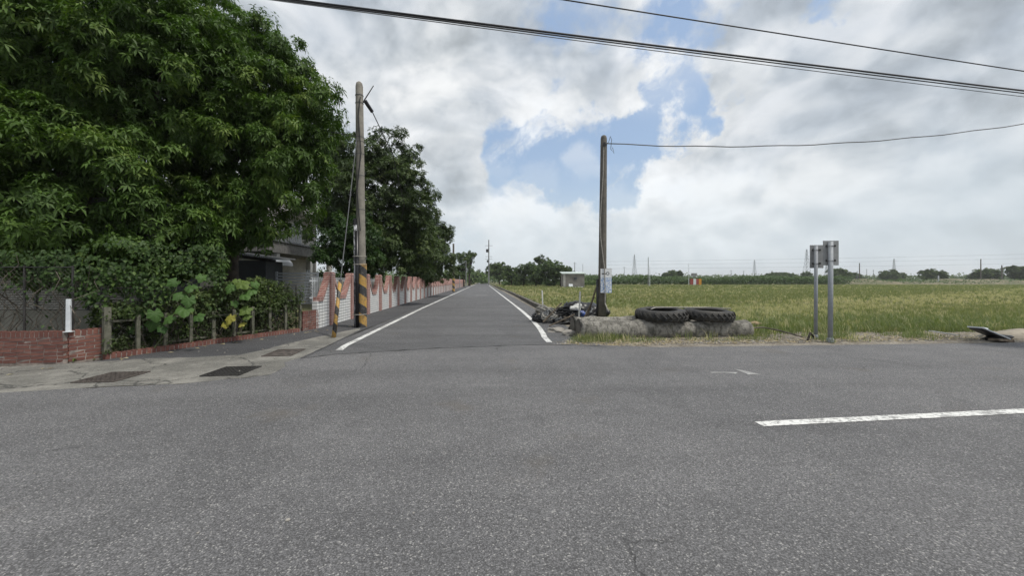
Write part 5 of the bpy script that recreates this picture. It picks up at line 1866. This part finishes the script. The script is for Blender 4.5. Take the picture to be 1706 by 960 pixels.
# concrete hut
ht = thing('concrete_hut', 'small bare concrete hut with a pale roof at the field edge', 'hut', (11.6, 85, 0), 0.0)
MB().box((2.5, 1.8, 1.55), (4.9, 3.6, 3.1)).build('wall', M['shed_conc'], ht)
MB().slab([(-0.25, -0.2, 3.06), (5.25, -0.2, 3.06), (5.25, 3.9, 3.5), (-0.25, 3.9, 3.5)], (0, 0, 0.16)).build('roof', M['shed_roof'], ht)
f_ = MB().box((2.85, -0.02, 2.05), (0.85, 0.10, 0.65)).build('window', M['shed_conc'], ht)
MB().box((2.85, -0.08, 2.05), (0.68, 0.03, 0.50)).build('pane', M['glass'], f_)
MB().box((0.35, -0.03, 1.55), (0.5, 0.06, 3.08)).build('pilaster', M['house'], ht)
board((13.2, 83.6, 0.4), 0.9, 0.08, 0.8, 0.1, 0.1, -0.3, 'white panel leaning before the concrete hut', M['white_pt'])
board((15.0, 83.4, 0.12), 1.7, 0.6, 0.12, 0.05, 0.0, 0.0, 'pale slab lying before the concrete hut', M['white_pt'])
# small red and yellow kiosk far across the field
kk = thing('field_cabinet', 'tiny red and yellow striped cabinet far across the paddy', 'cabinet', W(1152, HY, 130) * 1.0 + Vector((0, 0, -1.5)))
for i, mt in enumerate((M['red_pt'], M['white_pt'], M['red_pt'], M['yellow'])):
    MB().box((i * 0.95, 0, 1.1), (0.92, 0.8, 2.2)).build('panel', mt, kk)
MB().box((0.9, 0.0, 3.6), (1.6, 0.8, 1.1)).build('tank', M['far_pole'], kk)
MB().box((0.9, 0.0, 2.6), (0.3, 0.3, 0.9)).build('tank_stand', M['far_pole'], kk)


# poles
def far_pole(label, px, Z, H, r=0.15, arms=(), mat=None, lat_z=0.0, extras=None, stripes=False):
    b = W(px, HY, Z)
    t = thing('utility_pole', label, 'pole', (b.x, b.y, lat_z), 0.0, 'poles in the distance')
    MB().tube([(0, 0, -.1), (0, 0, H)], [r, r * 0.7], 8).build('shaft', mat or M['far_pole'], t)
    for (z, L) in arms:
        MB().box((0, 0, z), (L, 0.10, 0.10)).build('crossarm', M['far_pole'], t)
    if stripes:
        o = bpy.data.objects.new('hazard_band', MB().tube([(0, 0, 0), (0, 0, 2.0)], r * 1.05, 12, False).mesh('hazard_band', stripe_mat('hazard_paint_far', 0.7, 0.6), True))
        put(o, t)
    if extras:
        extras(t)
    return t


far_pole('dark pole with striped foot rising at the far end of the tiled wall', 755.5, 50, 6.5, 0.17, mat=M['pole_dark'], stripes=True)


def lampx(t):
    MB().tube([(0, 0, 3.8), (0.05, 0, 4.1), (0.55, -.1, 4.5)], [0.05, 0.045, 0.04], 6).build('arm', M['steel'], t)
    MB().box((0.65, -.1, 4.52), (0.4, 0.14, 0.07), ry=-.4).build('lamp_head', M['white_pt'], t)


far_pole('small street lamp on a bent arm beside the tiled wall', 766, 62, 3.9, 0.05, mat=M['steel'], extras=lampx)
far_pole('thin grey pole beyond the street lamp by the wall', 776.5, 80, 5.8, 0.10)


def trafo(t):
    MB().tube([(-0.55, 0, 11.3), (-0.55, 0, 12.4)], 0.42, 10).build('transformer', M['iron'], t)
    MB().tube([(-0.4, 0, 7.8), (-0.4, 0, 8.6)], 0.25, 8).build('switch_box', M['iron'], t)


far_pole('tall power pole with cross arms and transformer right of the road', 814.3, 128, 15.6, 0.24, arms=((13.6, 2.6), (9.8, 2.4), (8.9, 2.6)), extras=trafo)
far_pole('faint pole at the vanishing point of the road', 799, 260, 10, 0.2, arms=((9.5, 2.5),))
far_pole('tall dark pole standing in the paddy right of the notice', 1080, 112, 8.6, 0.14)
far_pole('shorter pale pole beside the tall dark one in the paddy', 1082.6, 100, 5.4, 0.09, mat=M['white_pt'])
far_pole('slim white pole near the striped cabinet', 1147.5, 128, 7.6, 0.10, mat=M['white_pt'])
far_pole('small pole above the hut roof', 957.5, 150, 9.0, 0.16, arms=((8.5, 1.4),))
far_pole('far thin pole right of the hut', 971, 250, 13, 0.16)
far_pole('thin pole right of the notice above the cane', 1040, 200, 9, 0.16, arms=((8.6, 1.8),))
far_pole('dark pole on the horizon right of the sign panels', 1432, 165, 9.4, 0.22, mat=M['pole_dark'])
far_pole('short pole beside the dark one right of the sign panels', 1428, 190, 6.5, 0.16)
far_pole('white stump pole on the earth mound', 1563.5, 150, 3.6, 0.25, mat=M['white_pt'])
far_pole('slender wooden pole behind the trees at the far right', 1634, 170, 11.5, 0.24, mat=M['pole_dark'])
far_pole('thick wooden pole at the far right edge of the field', 1669, 160, 8.2, 0.26, mat=M['pole_dark'])
for px, Z, H, lab in ((1218, 260, 9, 'first tiny pole over the cane belt'), (1239, 280, 9, 'second tiny pole over the cane belt'), (1286, 300, 10, 'third tiny pole over the cane belt'), (1444, 300, 11, 'tiny pole beyond the wide dark tree'), (1455, 320, 11, 'tiny pole left of the wide dark tree')):
    far_pole(lab, px, Z, H, 0.2, arms=((H - .6, 2.0),))


def pylon(label, px, Z, H, half):
    b = W(px, HY, Z)
    t = thing('pylon', label, 'pylon', (b.x, b.y, 0), 0.25, 'lattice pylons on the horizon')
    r = 0.00035 * Z
    nlev = 9

    def hw_(z):
        f = z / H
        return half * (1 - f) ** 1.25 * 0.92 + half * 0.10
    lat = MB()
    for sx in (-1, 1):
        for sy in (-1, 1):
            MB().tube([(sx * hw_(H * i / nlev), sy * hw_(H * i / nlev), H * i / nlev) for i in range(nlev + 1)], r, 4).build('leg', M['tower'], t)
    for i in range(nlev):
        z0, z1 = H * i / nlev, H * (i + 1) / nlev
        a, c = hw_(z0), hw_(z1)
        for q in range(4):
            R_ = Matrix.Rotation(q * math.pi / 2, 3, 'Z')
            lat.tube([R_ @ Vector((-a, -a, z0)), R_ @ Vector((c, -c, z1))], r * 0.6, 3, False)
            lat.tube([R_ @ Vector((a, -a, z0)), R_ @ Vector((-c, -c, z1))], r * 0.6, 3, False)
            lat.tube([R_ @ Vector((-c, -c, z1)), R_ @ Vector((c, -c, z1))], r * 0.6, 3, False)
    lat.build('lattice', M['tower'], t, kind='stuff')
    for z in (0.70, 0.80, 0.90):
        MB().tube([(-half * 1.0, 0, H * z), (half * 1.0, 0, H * z)], r * 0.9, 4).build('crossarm', M['tower'], t)


pylon('large lattice pylon just left of the two sign panels', 1344, 620, 54, 5.5)
pylon('lattice pylon showing between the two sign posts', 1377, 800, 42, 4)
pylon('small lattice pylon over the cane belt near the tyres', 1257, 760, 44, 4)
pylon('small faint pylon over the trees right of the signs', 1489.5, 900, 55, 5)
pylon('faint pylon right of the notice on the pole', 1057, 760, 55, 5)
pylon('faint pylon above the grove left of the hut', 846, 760, 34, 4)
for (zz, dz, lab) in ((20.5, 0, 'upper'), (17.5, 0.3, 'middle'), (14.0, 0.6, 'lower')):
    wire((45, 190, zz * 0.55), (420, 205, zz + dz), 1.2, 0.045, lab + ' of the three faint power lines over the far fields', M['tower'], 30)

# ================================================================== AIR
hz_ = bpy.data.materials.new('thin_haze')
hz_.use_nodes = True
nt_ = hz_.node_tree
nt_.nodes.clear()
o_ = nt_.nodes.new('ShaderNodeOutputMaterial')
pv = nt_.nodes.new('ShaderNodeVolumePrincipled')
pv.inputs['Color'].default_value = (0.97, 0.985, 1.0, 1)
pv.inputs['Density'].default_value = 0.00028
pv.inputs['Anisotropy'].default_value = 0.2
nt_.links.new(pv.outputs[0], o_.inputs['Volume'])
MB().box((0, 2050, 35), (6100, 5000, 76)).build('haze', hz_, kind='stuff')
